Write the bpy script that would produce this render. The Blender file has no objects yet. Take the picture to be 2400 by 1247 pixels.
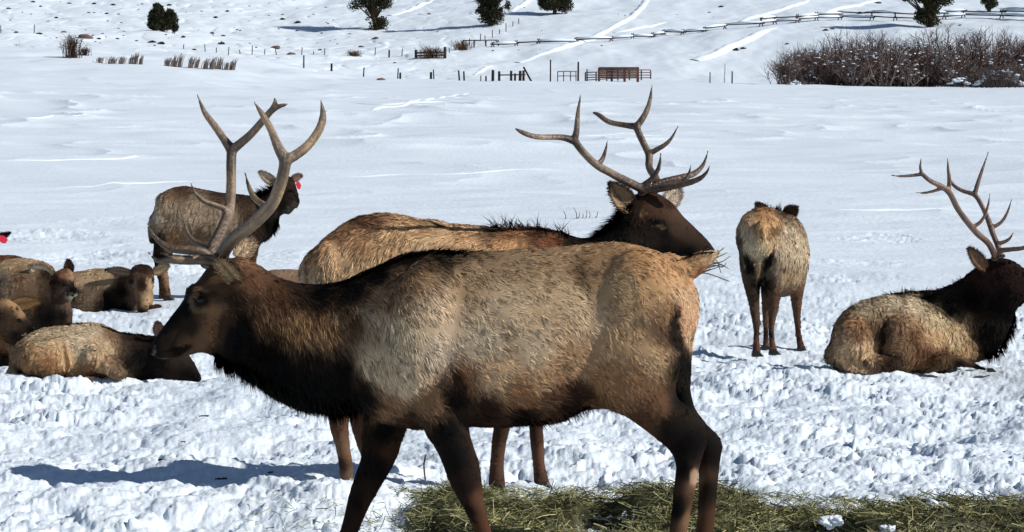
import bpy, math, random
import numpy as np
from mathutils import Vector
from mathutils.bvhtree import BVHTree
random.seed(7)
RNG = np.random.default_rng(7)
SC = bpy.context.scene
COL = SC.collection
# ------------------------------------------------------------ camera, sky, sun, exposure
W0, H0, FPX = 2400.0, 1247.0, 5130.0
HC, VH = 1.65, 400.0                      # eye height (m), horizon row in the photograph
TH = math.atan((H0 / 2 - VH) / FPX)
cam = bpy.data.cameras.new('camera')
cam.sensor_fit = 'HORIZONTAL'; cam.sensor_width = 36.0; cam.lens = 36.0 * FPX / W0
cam.clip_start = 0.1; cam.clip_end = 3000.0
camo = bpy.data.objects.new('camera', cam); COL.objects.link(camo)
camo.location = (0, 0, HC); camo.rotation_euler = (math.pi / 2 - TH, 0, 0)
SC.camera = camo
SUN_EL, SUN_AZ = math.radians(34), math.radians(19)     # sun to the right, a little toward the camera side
world = bpy.data.worlds.new('World'); SC.world = world; world.use_nodes = True
wn = world.node_tree; bg = wn.nodes['Background']
sky = wn.nodes.new('ShaderNodeTexSky'); sky.sky_type = 'NISHITA'; sky.sun_disc = False
sky.sun_elevation = SUN_EL; sky.sun_rotation = math.radians(90) + SUN_AZ
sky.altitude = 1800; sky.dust_density = 0.6
wn.links.new(sky.outputs[0], bg.inputs[0]); bg.inputs[1].default_value = 0.075
sl = bpy.data.lights.new('sun', 'SUN'); sl.energy = 4.9; sl.angle = math.radians(0.5); sl.color = (1.0, 0.955, 0.89)
so = bpy.data.objects.new('sun', sl); COL.objects.link(so)
sdir = Vector((math.cos(SUN_EL) * math.cos(SUN_AZ), -math.cos(SUN_EL) * math.sin(SUN_AZ), math.sin(SUN_EL)))
so.rotation_euler = sdir.to_track_quat('Z', 'Y').to_euler()
SC.view_settings.view_transform = 'Standard'; SC.view_settings.look = 'None'
SC.view_settings.exposure = 0.0; SC.view_settings.gamma = 1.0
SC.cycles.max_bounces = 5; SC.cycles.diffuse_bounces = 3; SC.cycles.glossy_bounces = 2
# ------------------------------------------------------------ helpers
def P(u, v, Y):
    a = (u - W0 / 2) / FPX; b = (H0 / 2 - v) / FPX
    dy = math.cos(TH) + b * math.sin(TH); dz = -math.sin(TH) + b * math.cos(TH)
    t = Y / dy
    return np.array([a * t, Y, HC + dz * t])
def PX(p):                                # world -> photo pixel (vectorised)
    p = np.atleast_2d(p); x, y, z = p[:, 0], p[:, 1], p[:, 2] - HC
    f = y * math.cos(TH) - z * math.sin(TH); up = y * math.sin(TH) + z * math.cos(TH)
    return np.stack([W0 / 2 + FPX * x / f, H0 / 2 - FPX * up / f], 1)
def lin(c):
    c = np.asarray(c, float) / 255.0
    return np.where(c <= 0.04045, c / 12.92, ((c + 0.055) / 1.055) ** 2.4)
def hsh(ix, iy, iz=0, s=0):
    h = (ix.astype(np.int64) * 374761393 + iy.astype(np.int64) * 668265263 + np.asarray(iz).astype(np.int64) * 2147483647 + s * 1274126177) & 0xFFFFFFFF
    h = ((h ^ (h >> 13)) * 1274126177) & 0xFFFFFFFF
    h = ((h ^ (h >> 16)) * 668265263) & 0xFFFFFFFF
    return ((h ^ (h >> 15)) & 0xFFFFFF) / float(0xFFFFFF)
def vnoise(x, y, s=0):
    ix, iy = np.floor(x), np.floor(y); fx, fy = x - ix, y - iy
    fx = fx * fx * fx * (fx * (fx * 6 - 15) + 10); fy = fy * fy * fy * (fy * (fy * 6 - 15) + 10)
    a, b = hsh(ix, iy, 0, s), hsh(ix + 1, iy, 0, s); c, d = hsh(ix, iy + 1, 0, s), hsh(ix + 1, iy + 1, 0, s)
    return (a + (b - a) * fx) * (1 - fy) + (c + (d - c) * fx) * fy - 0.5
def vnoise3(p, s=0):
    i = np.floor(p); f = p - i; f = f * f * (3 - 2 * f); r = 0
    for dx in (0, 1):
        for dy in (0, 1):
            for dz in (0, 1):
                w = (f[:, 0] if dx else 1 - f[:, 0]) * (f[:, 1] if dy else 1 - f[:, 1]) * (f[:, 2] if dz else 1 - f[:, 2])
                r = r + w * hsh(i[:, 0] + dx, i[:, 1] + dy, i[:, 2] + dz, s)
    return r - 0.5
def fbm(x, y, o=4, s=0, g=0.5):
    r = 0; a = 1.0
    for k in range(o):
        r = r + a * vnoise(x * 2 ** k, y * 2 ** k, s + k * 17); a *= g
    return r
def sstep(a, b, x):
    t = np.clip((x - a) / (b - a), 0, 1); return t * t * (3 - 2 * t)
def chunks(x, y, cell, s):                # broken snow blocks: each cell a randomly tilted, randomly high block
    gx, gy = x / cell, y / cell; ix, iy = np.floor(gx), np.floor(gy)
    best = np.full(x.shape, 9.0); h = np.zeros(x.shape); second = np.full(x.shape, 9.0)
    for dx in (-1, 0, 1):
        for dy in (-1, 0, 1):
            cx, cy = ix + dx, iy + dy
            px = cx + hsh(cx, cy, 0, s); py = cy + hsh(cx, cy, 0, s + 1)
            ex, ey = gx - px, gy - py; d = ex * ex + ey * ey
            r = hsh(cx, cy, 0, s + 2)
            hh = r * r * .8 + (hsh(cx, cy, 0, s + 3) - 0.5) * 1.5 * ex + (hsh(cx, cy, 0, s + 4) - 0.35) * 1.2 * ey - 0.55 * d
            m = d < best
            second = np.where(m, best, np.minimum(second, d)); h = np.where(m, hh, h); best = np.where(m, d, best)
    e = np.sqrt(second) - np.sqrt(best)
    return h * sstep(0.0, 0.22, e) + 0.10 * sstep(0, .22, e)
def crom(nodes, n):                       # Catmull-Rom through rows of an array
    A = np.asarray(nodes, float)
    if len(A) < 3: 
        t = np.linspace(0, 1, n + 1)[:, None]; return A[0] * (1 - t) + A[-1] * t
    B = np.vstack([2 * A[0] - A[1], A, 2 * A[-1] - A[-2]]); out = []
    for i in range(1, len(B) - 2):
        for k in range(n):
            t = k / n
            out.append(0.5 * ((2 * B[i]) + (B[i + 1] - B[i - 1]) * t + (2 * B[i - 1] - 5 * B[i] + 4 * B[i + 1] - B[i + 2]) * t * t
                              + (3 * B[i] - 3 * B[i + 1] + B[i + 2] - B[i - 1]) * t ** 3))
    out.append(B[-2]); return np.array(out)
def mesh_np(name, V, faces, smooth=True, cols=None, mats=()):
    """faces: list of int arrays (n,k); one k per array"""
    me = bpy.data.meshes.new(name)
    V = np.asarray(V, np.float32); me.vertices.add(len(V)); me.vertices.foreach_set('co', V.ravel())
    loops = np.concatenate([np.asarray(f).ravel() for f in faces]).astype(np.int32)
    sizes = np.concatenate([np.full(len(f), np.asarray(f).shape[1]) for f in faces]).astype(np.int32)
    starts = np.concatenate([[0], np.cumsum(sizes)[:-1]]).astype(np.int32)
    me.loops.add(len(loops)); me.loops.foreach_set('vertex_index', loops)
    me.polygons.add(len(sizes)); me.polygons.foreach_set('loop_start', starts); me.polygons.foreach_set('loop_total', sizes)
    me.polygons.foreach_set('use_smooth', np.full(len(sizes), bool(smooth)))
    if cols is not None: setcol(me, cols)
    for m in mats: me.materials.append(m)
    me.update(calc_edges=True)
    return me
def setcol(me, cols, name='Col'):
    a = me.attributes.new(name, 'FLOAT_COLOR', 'POINT')
    c = np.ones((len(me.vertices), 4), np.float32); c[:, :3] = cols; a.data.foreach_set('color', c.ravel())
def setvec(me, vec, name):
    a = me.attributes.new(name, 'FLOAT_VECTOR', 'POINT'); a.data.foreach_set('vector', np.asarray(vec, np.float32).ravel())
def getv(me):
    a = np.empty(len(me.vertices) * 3, np.float32); me.vertices.foreach_get('co', a); return a.reshape(-1, 3)
class MB:                                 # mesh collector
    def __init__(s): s.V = []; s.F = {}; s.C = []; s.n = 0
    def add(s, V, F, c=None):
        V = np.asarray(V, float); s.V.append(V)
        F = np.asarray(F) + s.n; s.F.setdefault(F.shape[1], []).append(F)
        s.C.append(np.tile(c if c is not None else (1, 1, 1), (len(V), 1)) if c is None or np.ndim(c) == 1 else np.asarray(c)); s.n += len(V)
    def addm(s, V, Fs, c=None):
        n0 = s.n; V = np.asarray(V, float); s.V.append(V)
        for F in Fs:
            F = np.asarray(F) + n0; s.F.setdefault(F.shape[1], []).append(F)
        s.C.append(np.tile(c if c is not None else (1, 1, 1), (len(V), 1)) if c is None or np.ndim(c) == 1 else np.asarray(c)); s.n += len(V)
    def tube(s, pts, rad, n=8, c=None, cap=True):
        pts = np.asarray(pts, float); rad = np.broadcast_to(rad, (len(pts),)); k = len(pts)
        T = np.gradient(pts, axis=0); T /= np.linalg.norm(T, axis=1)[:, None] + 1e-12
        ref = np.array([0.13, 0.97, 0.2]); 
        if abs(T.mean(0) @ ref) > 0.8 * np.linalg.norm(T.mean(0)): ref = np.array([1., 0.1, 0.1])
        b = np.cross(T, ref); b /= np.linalg.norm(b, axis=1)[:, None]; nn = np.cross(b, T)
        a = np.linspace(0, 2 * np.pi, n, endpoint=False)
        V = pts[:, None] + rad[:, None, None] * (np.cos(a)[None, :, None] * b[:, None] + np.sin(a)[None, :, None] * nn[:, None])
        V = V.reshape(-1, 3); i = np.arange(k - 1)[:, None] * n; j = np.arange(n)[None]; j2 = (j + 1) % n
        Q = np.stack([i + j, i + j2, i + n + j2, i + n + j], -1).reshape(-1, 4)
        if cap:
            V = np.vstack([V, pts[:1], pts[-1:]]); jj = np.arange(n); e = (k - 1) * n
            T1 = np.stack([np.full(n, k * n), (jj + 1) % n, jj], 1); T2 = np.stack([np.full(n, k * n + 1), e + jj, e + (jj + 1) % n], 1)
            s.addm(V, [Q, np.vstack([T1, T2])], c)
        else: s.addm(V, [Q], c)
    def box(s, x0, x1, y0, y1, z0, z1, c=None):
        V = [(x, y, z) for z in (z0, z1) for y in (y0, y1) for x in (x0, x1)]
        s.add(V, [(0, 2, 3, 1), (4, 5, 7, 6), (0, 1, 5, 4), (2, 6, 7, 3), (0, 4, 6, 2), (1, 3, 7, 5)], c)
    def ell(s, c0, r, n=16, m=10, rot=None, c=None):
        th = np.linspace(0, np.pi, m + 1)[1:-1]; ph = np.linspace(0, 2 * np.pi, n, endpoint=False)
        D = np.stack([np.sin(th)[:, None] * np.cos(ph), np.sin(th)[:, None] * np.sin(ph), np.cos(th)[:, None] * np.ones(n)], -1).reshape(-1, 3)
        D = np.vstack([D, [0, 0, 1], [0, 0, -1]]) * np.asarray(r)
        if rot is not None: D = D @ np.asarray(rot).T
        V = D + c0; k = m - 1; i = np.arange(k - 1)[:, None] * n; j = np.arange(n)[None]; j2 = (j + 1) % n
        Q = np.stack([i + j, i + n + j, i + n + j2, i + j2], -1).reshape(-1, 4); jj = np.arange(n)
        T1 = np.stack([np.full(n, k * n), jj, (jj + 1) % n], 1); e = (k - 1) * n
        T2 = np.stack([np.full(n, k * n + 1), e + (jj + 1) % n, e + jj], 1)
        s.addm(V, [Q, np.vstack([T1, T2])], c)
    def mesh(s, name, smooth=True, origin=(0, 0, 0), mats=(), col=True):
        V = np.vstack(s.V) - np.asarray(origin)
        return mesh_np(name, V, [np.vstack(f) for f in s.F.values()], smooth, np.vstack(s.C) if col else None, mats)
def link(name, me, parent=None, loc=None):
    o = bpy.data.objects.new(name, me); COL.objects.link(o)
    if parent is not None: o.parent = parent
    if loc is not None: o.location = loc
    return o
def empty(name, loc, label=None, cat=None, group=None, kind=None):
    o = bpy.data.objects.new(name, None); COL.objects.link(o); o.location = loc; o.empty_display_size = 0.2
    return tag(o, label, cat, group, kind)
def tag(o, label=None, cat=None, group=None, kind=None):
    if label: o['label'] = label
    if cat: o['category'] = cat
    if group: o['group'] = group
    if kind: o['kind'] = kind
    return o
def remesh(me, voxel, smooth=4, fac=0.5):
    o = bpy.data.objects.new('tmp', me); COL.objects.link(o)
    m = o.modifiers.new('r', 'REMESH'); m.mode = 'VOXEL'; m.voxel_size = voxel; m.use_smooth_shade = True
    if smooth:
        s = o.modifiers.new('s', 'SMOOTH'); s.factor = fac; s.iterations = smooth
    dg = bpy.context.evaluated_depsgraph_get(); dg.update()
    r = bpy.data.meshes.new_from_object(o.evaluated_get(dg)); bpy.data.objects.remove(o); bpy.data.meshes.remove(me)
    return r
# ------------------------------------------------------------ materials
def mat(name, color=None, rough=0.8, spec=0.3, attr=None, noise=None, bump=None, nrm=None, metal=0, sheen=0):
    m = bpy.data.materials.new(name); m.use_nodes = True; nt = m.node_tree; b = nt.nodes['Principled BSDF']
    b.inputs['Roughness'].default_value = rough; b.inputs['Specular IOR Level'].default_value = spec; b.inputs['Metallic'].default_value = metal
    if sheen: b.inputs['Sheen Weight'].default_value = sheen
    src = None
    if attr:
        a = nt.nodes.new('ShaderNodeAttribute'); a.attribute_name = attr; src = a.outputs['Color']
    else:
        c = nt.nodes.new('ShaderNodeRGB'); c.outputs[0].default_value = (*color, 1); src = c.outputs[0]
    tc = nt.nodes.new('ShaderNodeTexCoord')
    if noise:                              # (scale, amount, stretch)
        mp = nt.nodes.new('ShaderNodeMapping'); mp.inputs['Scale'].default_value = noise[2]
        n = nt.nodes.new('ShaderNodeTexNoise'); n.inputs['Scale'].default_value = noise[0]; n.inputs['Detail'].default_value = 5
        mr = nt.nodes.new('ShaderNodeMapRange'); mr.inputs['From Min'].default_value = 0.3; mr.inputs['From Max'].default_value = 0.7
        mr.inputs['To Min'].default_value = 1 - noise[1]; mr.inputs['To Max'].default_value = 1 + noise[1]
        mx = nt.nodes.new('ShaderNodeVectorMath'); mx.operation = 'SCALE'
        nt.links.new(tc.outputs['Object'], mp.inputs[0]); nt.links.new(mp.outputs[0], n.inputs['Vector'])
        nt.links.new(n.outputs['Fac'], mr.inputs['Value']); nt.links.new(src, mx.inputs[0]); nt.links.new(mr.outputs[0], mx.inputs['Scale'])
        src = mx.outputs[0]
    nt.links.new(src, b.inputs['Base Color'])
    if bump:                               # list of (scale, strength, distance)
        prev = None
        for sc_, st, di in bump:
            n = nt.nodes.new('ShaderNodeTexNoise'); n.inputs['Scale'].default_value = sc_; n.inputs['Detail'].default_value = 6
            nt.links.new(tc.outputs['Object'], n.inputs['Vector'])
            bp = nt.nodes.new('ShaderNodeBump'); bp.inputs['Strength'].default_value = st; bp.inputs['Distance'].default_value = di
            nt.links.new(n.outputs['Fac'], bp.inputs['Height'])
            if prev: nt.links.new(prev, bp.inputs['Normal'])
            prev = bp.outputs[0]
        nt.links.new(prev, b.inputs['Normal'])
    if nrm:
        a = nt.nodes.new('ShaderNodeAttribute'); a.attribute_name = nrm; nt.links.new(a.outputs['Vector'], b.inputs['Normal'])
    return m
M_hide = mat('hide', attr='Col', rough=0.85, spec=0.12)
M_fur = mat('fur', attr='Col', rough=0.75, spec=0.1, nrm='N')
M_antler = mat('antler', attr='Col', rough=0.45, spec=0.45, noise=(22, 0.3, (1, 1, .25)), bump=[(55, 0.9, 0.009)])
M_eye = mat('eye', color=(0.004, 0.003, 0.002), rough=0.07, spec=0.2)
M_hoof = mat('hoof', color=(0.02, 0.017, 0.015), rough=0.45, noise=(30, 0.3, (1, 1, 1)))
M_nose = mat('nose', color=(0.006, 0.005, 0.005), rough=0.5, spec=0.3)
M_tagred = mat('tag_red', color=(0.62, 0.03, 0.06), rough=0.4)
M_hay = mat('hay', attr='Col', rough=0.6, spec=0.25)
M_plant = mat('plant', attr='Col', rough=0.85, spec=0.1)
M_wood = mat('old_wood', attr='Col', rough=0.9, noise=(6, .3, (4, 4, 1)), spec=0.1)
M_snow = mat('snow', color=(0.715, 0.795, 0.87), rough=0.6, spec=0.25, bump=[(9, 0.35, 0.05), (38, 0.5, 0.013)])
M_snowy = mat('snow_lump', color=(0.715, 0.795, 0.87), rough=0.6, spec=0.25)
# ------------------------------------------------------------ terrain
RY = [21, 25, 32, 40, 60, 100, 130, 150, 157, 165, 172, 182, 189, 196, 208, 233, 265, 320, 450]
RT = {  # photo column -> photo row the ground shows at for each distance
 -400: [None, 700, 585, 492, 362, 232, 168, 124, 112, 96, 72, 66, 52, 42, 18, -22, -60, -100, -60],
  0:   [None, 700, 585, 492, 362, 234, 172, 132, 118, 100, 78, 72, 58, 46, 50, -10, -60, -100, -60],
  300: [None, 702, 586, 494, 364, 240, 180, 145, 130, 112, 96, 98, 72, 76, 58, 0, -60, -100, -60],
  600: [None, 704, 587, 496, 367, 250, 200, 160, 142, 133, 140, 124, 110, 98, 76, 20, -55, -95, -60],
  900: [None, 705, 588, 498, 370, 256, 212, 190, 189, 192, 170, 142, 120, 102, 76, 18, -52, -92, -60],
  1200:[None, 705, 588, 500, 372, 258, 214, 193, 194, 192, 172, 134, 106, 84, 52, -5, -50, -90, -60],
  1600:[None, 705, 588, 500, 374, 262, 220, 196, 197, 194, 166, 120, 94, 78, 52, -2, -52, -92, -60],
  1900:[None, 705, 588, 500, 376, 266, 226, 206, 206, 200, 165, 112, 84, 68, 42, -6, -55, -95, -60],
  2200:[None, 705, 588, 500, 376, 268, 228, 206, 206, 196, 142, 78, 56, 52, 34, -8, -58, -98, -60],
  2500:[None, 705, 588, 500, 376, 268, 226, 203, 204, 190, 130, 66, 46, 46, 28, -10, -60, -98, -60],
  2900:[None, 705, 588, 500, 376, 268, 226, 200, 200, 185, 120, 60, 42, 38, 20, -14, -60, -98, -60]}
_us = sorted(RT); _yf = np.arange(18, 600.1, 0.75); _uf = np.arange(-400, 2901, 25.0)
_z = np.array([[0 if v is None else P(1200, v, y)[2] for v, y in zip(RT[u], RY)] for u in _us])
_a = np.array([np.interp(_yf, RY, r) for r in _z])
for _ in range(3):
    b_ = np.pad(_a, ((0, 0), (3, 3)), mode='edge'); _a = sum(b_[:, k:k + _a.shape[1]] for k in range(7)) / 7
_t = np.array([np.interp(_uf, _us, _a[:, j]) for j in range(_a.shape[1])]).T
for _ in range(3):
    b_ = np.pad(_t, ((4, 4), (0, 0)), mode='edge'); _t = sum(b_[k:k + _t.shape[0]] for k in range(9)) / 9
_t[:, _yf < 20] = 0
def G0(x, y):
    x = np.asarray(x, float); y = np.asarray(y, float); ys = np.maximum(y, 6)
    u = np.clip(W0 / 2 + x / ys * FPX, -400, 2899.9); q = np.clip((y - 18) / 0.75, 0, len(_yf) - 1.001); w = (u + 400) / 25
    i = np.floor(w).astype(int); j = np.floor(q).astype(int); fi = w - i; fj = q - j
    return (_t[i, j] * (1 - fi) + _t[i + 1, j] * fi) * (1 - fj) + (_t[i, j + 1] * (1 - fi) + _t[i + 1, j + 1] * fi) * fj
PATCH = [(150, 560, 230, 26, .55), (260, 605, 240, 22, .8), (2060, 556, 130, 14, .75), (1700, 655, 500, 18, .5), (900, 610, 500, 30, .35), (250, 520, 200, 10, .35), (1950, 620, 300, 10, .3), (430, 640, 200, 30, .9)]
def H(x, y, detail=True):
    x = np.asarray(x, float); y = np.asarray(y, float); g = G0(x, y)
    hill = sstep(152, 172, y)
    r = g + hill * (0.5 * fbm(x / 10, y / 16, 3, 3) + 0.16 * fbm(x / 2.6, y / 4, 3, 5) + .13 * chunks(x + 1.2 * vnoise(x / 3, y / 3, 6), y / 1.3, 2.2, 90) * (1 - sstep(-12, 6, x)))
    fld = sstep(18, 34, y) * (1 - hill); near = 1 - .8 * sstep(100, 138, y)
    u = W0 / 2 + x / np.maximum(y, 6) * FPX
    r = r + fld * (near * 0.30 * fbm(x / 8 + .3 * y / 8, y / 6, 3, 11) * sstep(28, 60, y) + near * (.04 + .11 * sstep(40, 90, y)) * (1 - np.abs(fbm(x / 7, y / 5, 3, 14)) * 3).clip(0, 1) ** 3 + 0.06 * fbm(x / 1.8, y / .9, 3, 13) * (1 - .6 * sstep(36, 60, y))
                   + 0.5 * np.exp(-((y - 148) / 6) ** 2) * (0.25 + fbm(x / 6, y / 5, 2, 21)) * sstep(-45, -20, x) * 0.6)
    bank = sstep(100, 150, y) * (1 - hill) * (1 - sstep(-12, -2, x)) ; r = r + bank * .5 * fbm(x / 7, y / 9, 3, 31)
    if detail:
        m = (1 - sstep(21.0, 28.5, y + 4 * vnoise(x / 1.7, y / 1.7, 41)))
        v = VH + (HC - g) / np.maximum(y, 6) * FPX
        for (pu, pv, ru, rv, am) in PATCH:
            d = ((u - pu) / ru) ** 2 + ((v - pv) / rv) ** 2
            m = np.maximum(m, am * (1 - sstep(.25, 1.0, d + .5 * vnoise(x / .8, y / 1.5, 43))) * (y > 20))
        k = (m > 0.01) & (y > 3)
        xs, ys = x[k], y[k]
        wx = xs + .05 * vnoise(xs / .12, ys / .12, 51) + .02 * vnoise(xs / .035, ys / .035, 52)
        wy = ys + .06 * vnoise(xs / .12, ys / .12, 53) + .02 * vnoise(xs / .035, ys / .035, 54)
        amp = .75 + .7 * fbm(xs / 1.1, ys / 1.4, 2, 58)
        d = .13 * fbm(xs / .9, ys / 1.0, 3, 55) + amp * (.054 * chunks(wx * .72, wy * .95, .34, 60) + .040 * chunks(wx * .78 + .25 * wy, wy * .92, .17, 70) + .024 * chunks(wx * .88 - .2 * wy, wy * .95, .09, 80) + .011 * chunks(wx * .9, wy, .045, 85) + .009 * fbm(xs / .045, ys / .045, 3, 57))
        r = r.copy(); r[k] += m[k] * (d - .05)
    return r
def hit(u, v, ymin=21.0, ymax=420.0):     # where the sight line through a photo pixel meets the ground
    ys = np.arange(ymin, ymax, 0.25); p0 = P(u, v, 1.0); a = p0[0]; c = p0[2] - HC
    z = HC + c * ys; g = H(a * ys, ys, False); k = np.nonzero(z <= g)[0]
    y = ys[k[0]] if len(k) else ymax
    return np.array([a * y, y, float(H(np.array([a * y]), np.array([y]), False)[0])])
def gz(x, y): return float(H(np.array([x]), np.array([y]), False)[0])
def build_ground():
    rows = [np.array([-30, -15, -6, -1, 2, 4, 5.5])]
    v = np.arange(1640, 700, -1.75); rows.append(HC * FPX / (v - VH))          # flat part, even rows in the picture
    y = rows[-1][-1]; L = []
    while y < 150: y += max(.055, (y / 28.0) ** 1.35 * .055); L.append(y)
    while y < 250: y += .28; L.append(y)
    while y < 330: y += 1.5; L.append(y)
    while y < 620: y += 6; L.append(y)
    rows.append(np.array(L)); Y = np.concatenate(rows)
    U = np.concatenate([np.arange(-9000, -400, 260), np.arange(-400, -90, 18), np.arange(-90, 2490, 2.9), np.arange(2490, 2800, 18), np.arange(2800, 11500, 260)])
    X = (U[None] - W0 / 2) / FPX * np.maximum(Y, 6)[:, None]; YY = np.repeat(Y[:, None], len(U), 1)
    Z = H(X.ravel(), YY.ravel()); V = np.stack([X.ravel(), YY.ravel(), Z], 1)
    n = len(U); i = np.arange(len(Y) - 1)[:, None] * n; j = np.arange(n - 1)[None]
    Q = np.stack([i + j, i + j + 1, i + n + j + 1, i + n + j], -1).reshape(-1, 4)
    print('ground', len(V))
    o = link('snow_ground', mesh_np('snow_ground', V, [Q], True, None, [M_snow])); o['kind'] = 'structure'
    b = MB(); b.box(-700, 700, -300, 900, -14, -12); o2 = link('base_ground', b.mesh('base_ground', False, mats=[M_snowy], col=False)); o2['kind'] = 'structure'
build_ground()
# ------------------------------------------------------------ elk: lofted limbs fused into one skin, fur strands as a child
TAN = (166, 140, 106); GREY = (158, 138, 112); GOLD = (172, 126, 74); BRN = (104, 70, 42); DK = (54, 36, 25); BLK = (15, 11, 9)
CREAM = (222, 190, 142); RUST = (124, 70, 34); MID = (136, 104, 70); LEG = (92, 58, 38)
class Elk:
    def __init__(s, Y, vox, name, label, cat='elk', group=None):
        s.Y = Y; s.vox = vox; s.mb = MB(); s.ctrl = []; s.spots = []; s.pal = 1.0; s.curl = .5; s.cf = 7
        s.name = name; s.label = label; s.cat = cat; s.group = group
    def base(s, u, v=None):
        x = P(u, 600, s.Y)[0]; s.org = np.array([x, s.Y, gz(x, s.Y)])
        s.root = empty(s.name, s.org, s.label, s.cat, s.group)
    def loft(s, st, axis=(0, 1, 0), sub=5, n=24, cap=.55, p=2.0, mb=None, c=None):
        """st rows: u1,v1,u2,v2,dy,half depth (m); two contour points of the photo per station"""
        A = crom(st, sub); k = len(A); ax = np.array(axis, float)
        p1 = np.array([P(a[0], a[1], s.Y + a[4]) for a in A]); p2 = np.array([P(a[2], a[3], s.Y + a[4]) for a in A])
        cen = (p1 + p2) / 2; nv = (p1 - p2) / 2; rr = A[:, 5]
        T = np.gradient(cen, axis=0); T /= np.linalg.norm(T, axis=1)[:, None]
        def capr(e, sg):
            R = []
            for q in (30, 55, 75, 88):
                q = math.radians(q); r0 = min(np.linalg.norm(nv[e]), rr[e]) * cap * 1.6
                R.append((cen[e] + sg * T[e] * r0 * math.sin(q), nv[e] * math.cos(q), rr[e] * math.cos(q)))
            return R
        seq = capr(0, -1)[::-1] + [(cen[i], nv[i], rr[i]) for i in range(k)] + capr(k - 1, 1)
        a = np.linspace(0, 2 * np.pi, n, endpoint=False)
        ca, sa = np.cos(a), np.sin(a)
        ca = np.sign(ca) * np.abs(ca) ** (2 / p); sa = np.sign(sa) * np.abs(sa) ** (2 / p)
        V = np.vstack([c_ + ca[:, None] * n_ + sa[:, None] * ax * r_ for c_, n_, r_ in seq])
        m = len(seq); i = np.arange(m - 1)[:, None] * n; j = np.arange(n)[None]; j2 = (j + 1) % n
        Q = np.stack([i + j, i + j2, i + n + j2, i + n + j], -1).reshape(-1, 4)
        V = np.vstack([V, seq[0][0], seq[-1][0]]); jj = np.arange(n); e = (m - 1) * n
        T3 = np.vstack([np.stack([np.full(n, m * n), (jj + 1) % n, jj], 1), np.stack([np.full(n, m * n + 1), e + jj, e + (jj + 1) % n], 1)])
        (mb or s.mb).addm(V, [Q, T3], c)
    def ell(s, u, v, dy, ru, rv, ry, ang=0):
        sc = (s.Y + dy) / FPX; a = math.radians(ang); R = np.array([[math.cos(a), 0, math.sin(a)], [0, 1, 0], [-math.sin(a), 0, math.cos(a)]])
        s.mb.ell(P(u, v, s.Y + dy), (ru * sc, ry, rv * sc), rot=R)
    def paint(s, V):
        uv = PX(V); n = len(V)
        C = np.array([lin(c[2]) for c in s.ctrl]); X = np.array([c[:2] for c in s.ctrl], float)
        j = np.stack([vnoise3(V * 9, 3), vnoise3(V * 9, 4)], 1) * 12 * (9 / s.Y) + np.stack([vnoise3(V * 30, 5), vnoise3(V * 30, 6)], 1) * 12 * (9 / s.Y)
        q = uv + j
        Lh = np.array([c[3] for c in s.ctrl], float); D = np.array([c[4] for c in s.ctrl], float)
        D /= np.linalg.norm(D, axis=1)[:, None]
        col = np.empty((n, 3)); ln = np.empty(n); dr = np.empty((n, 2))
        for a in range(0, n, 60000):
            qq = q[a:a + 60000]; d2 = ((qq[:, None] - X[None]) ** 2).sum(-1) / 900.0 + 0.02
            w = d2 ** -1.75; w /= w.sum(1)[:, None]
            w2 = d2 ** -1.2; w2 /= w2.sum(1)[:, None]
            col[a:a + 60000] = w @ C; ln[a:a + 60000] = w2 @ Lh; dr[a:a + 60000] = w2 @ D
        for (u, v, ru, rv, ang, c, st) in s.spots:
            a = math.radians(ang); dx, dy = uv[:, 0] + j[:, 0] * .25 - u, uv[:, 1] + j[:, 1] * .25 - v
            ex = (dx * math.cos(a) + dy * math.sin(a)) / ru; ey = (-dx * math.sin(a) + dy * math.cos(a)) / rv
            m = (1 - sstep(.6, 1.15, np.sqrt(ex * ex + ey * ey))) * st
            col = col * (1 - m[:, None]) + lin(c) * m[:, None]
        lum = col.mean(1); col = col * .80 + .20 * lum[:, None]; col = np.clip(col * np.clip((lum / .20) ** .42 * s.pal * 1.28, .22, 1.7)[:, None], 0, 1); col = col * (.62 / np.maximum(.62, col.max(1)))[:, None]  # contrast curve: darkens dark coat tones, putting deep shade into the colour
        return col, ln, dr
    def build(s, fur=True, width=.0035, cover=2.0, lift=.22, lmul=1.0, noface=()):
        me = remesh(s.mb.mesh('body', col=False), s.vox, 5)
        V = getv(me).astype(float)
        nv = len(V); N = np.empty(nv * 3, np.float32); me.vertices.foreach_get('normal', N) ; N = N.reshape(-1, 3).astype(float)
        # soft muscle and coat relief
        rel = vnoise3(V * 4.5, 8) * .022 + vnoise3(V * 13, 9) * .010 + vnoise3(V * 34, 10) * .005
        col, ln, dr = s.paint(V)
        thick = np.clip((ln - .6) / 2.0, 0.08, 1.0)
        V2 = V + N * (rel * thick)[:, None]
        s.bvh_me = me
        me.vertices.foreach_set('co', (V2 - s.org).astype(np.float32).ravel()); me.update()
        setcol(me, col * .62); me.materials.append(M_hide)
        s.body = link('body', me, s.root)
        for p in me.polygons: pass
        me.calc_loop_triangles(); nt = len(me.loop_triangles); T = np.empty(nt * 3, np.int32); me.loop_triangles.foreach_get('vertices', T); T = T.reshape(-1, 3)
        s.bvh = BVHTree.FromPolygons([tuple(x) for x in V2], [tuple(t) for t in T.tolist()])
        if fur: s.fur = s.grow(V2, N, T, width, cover, lift, lmul, 'fur')
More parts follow.
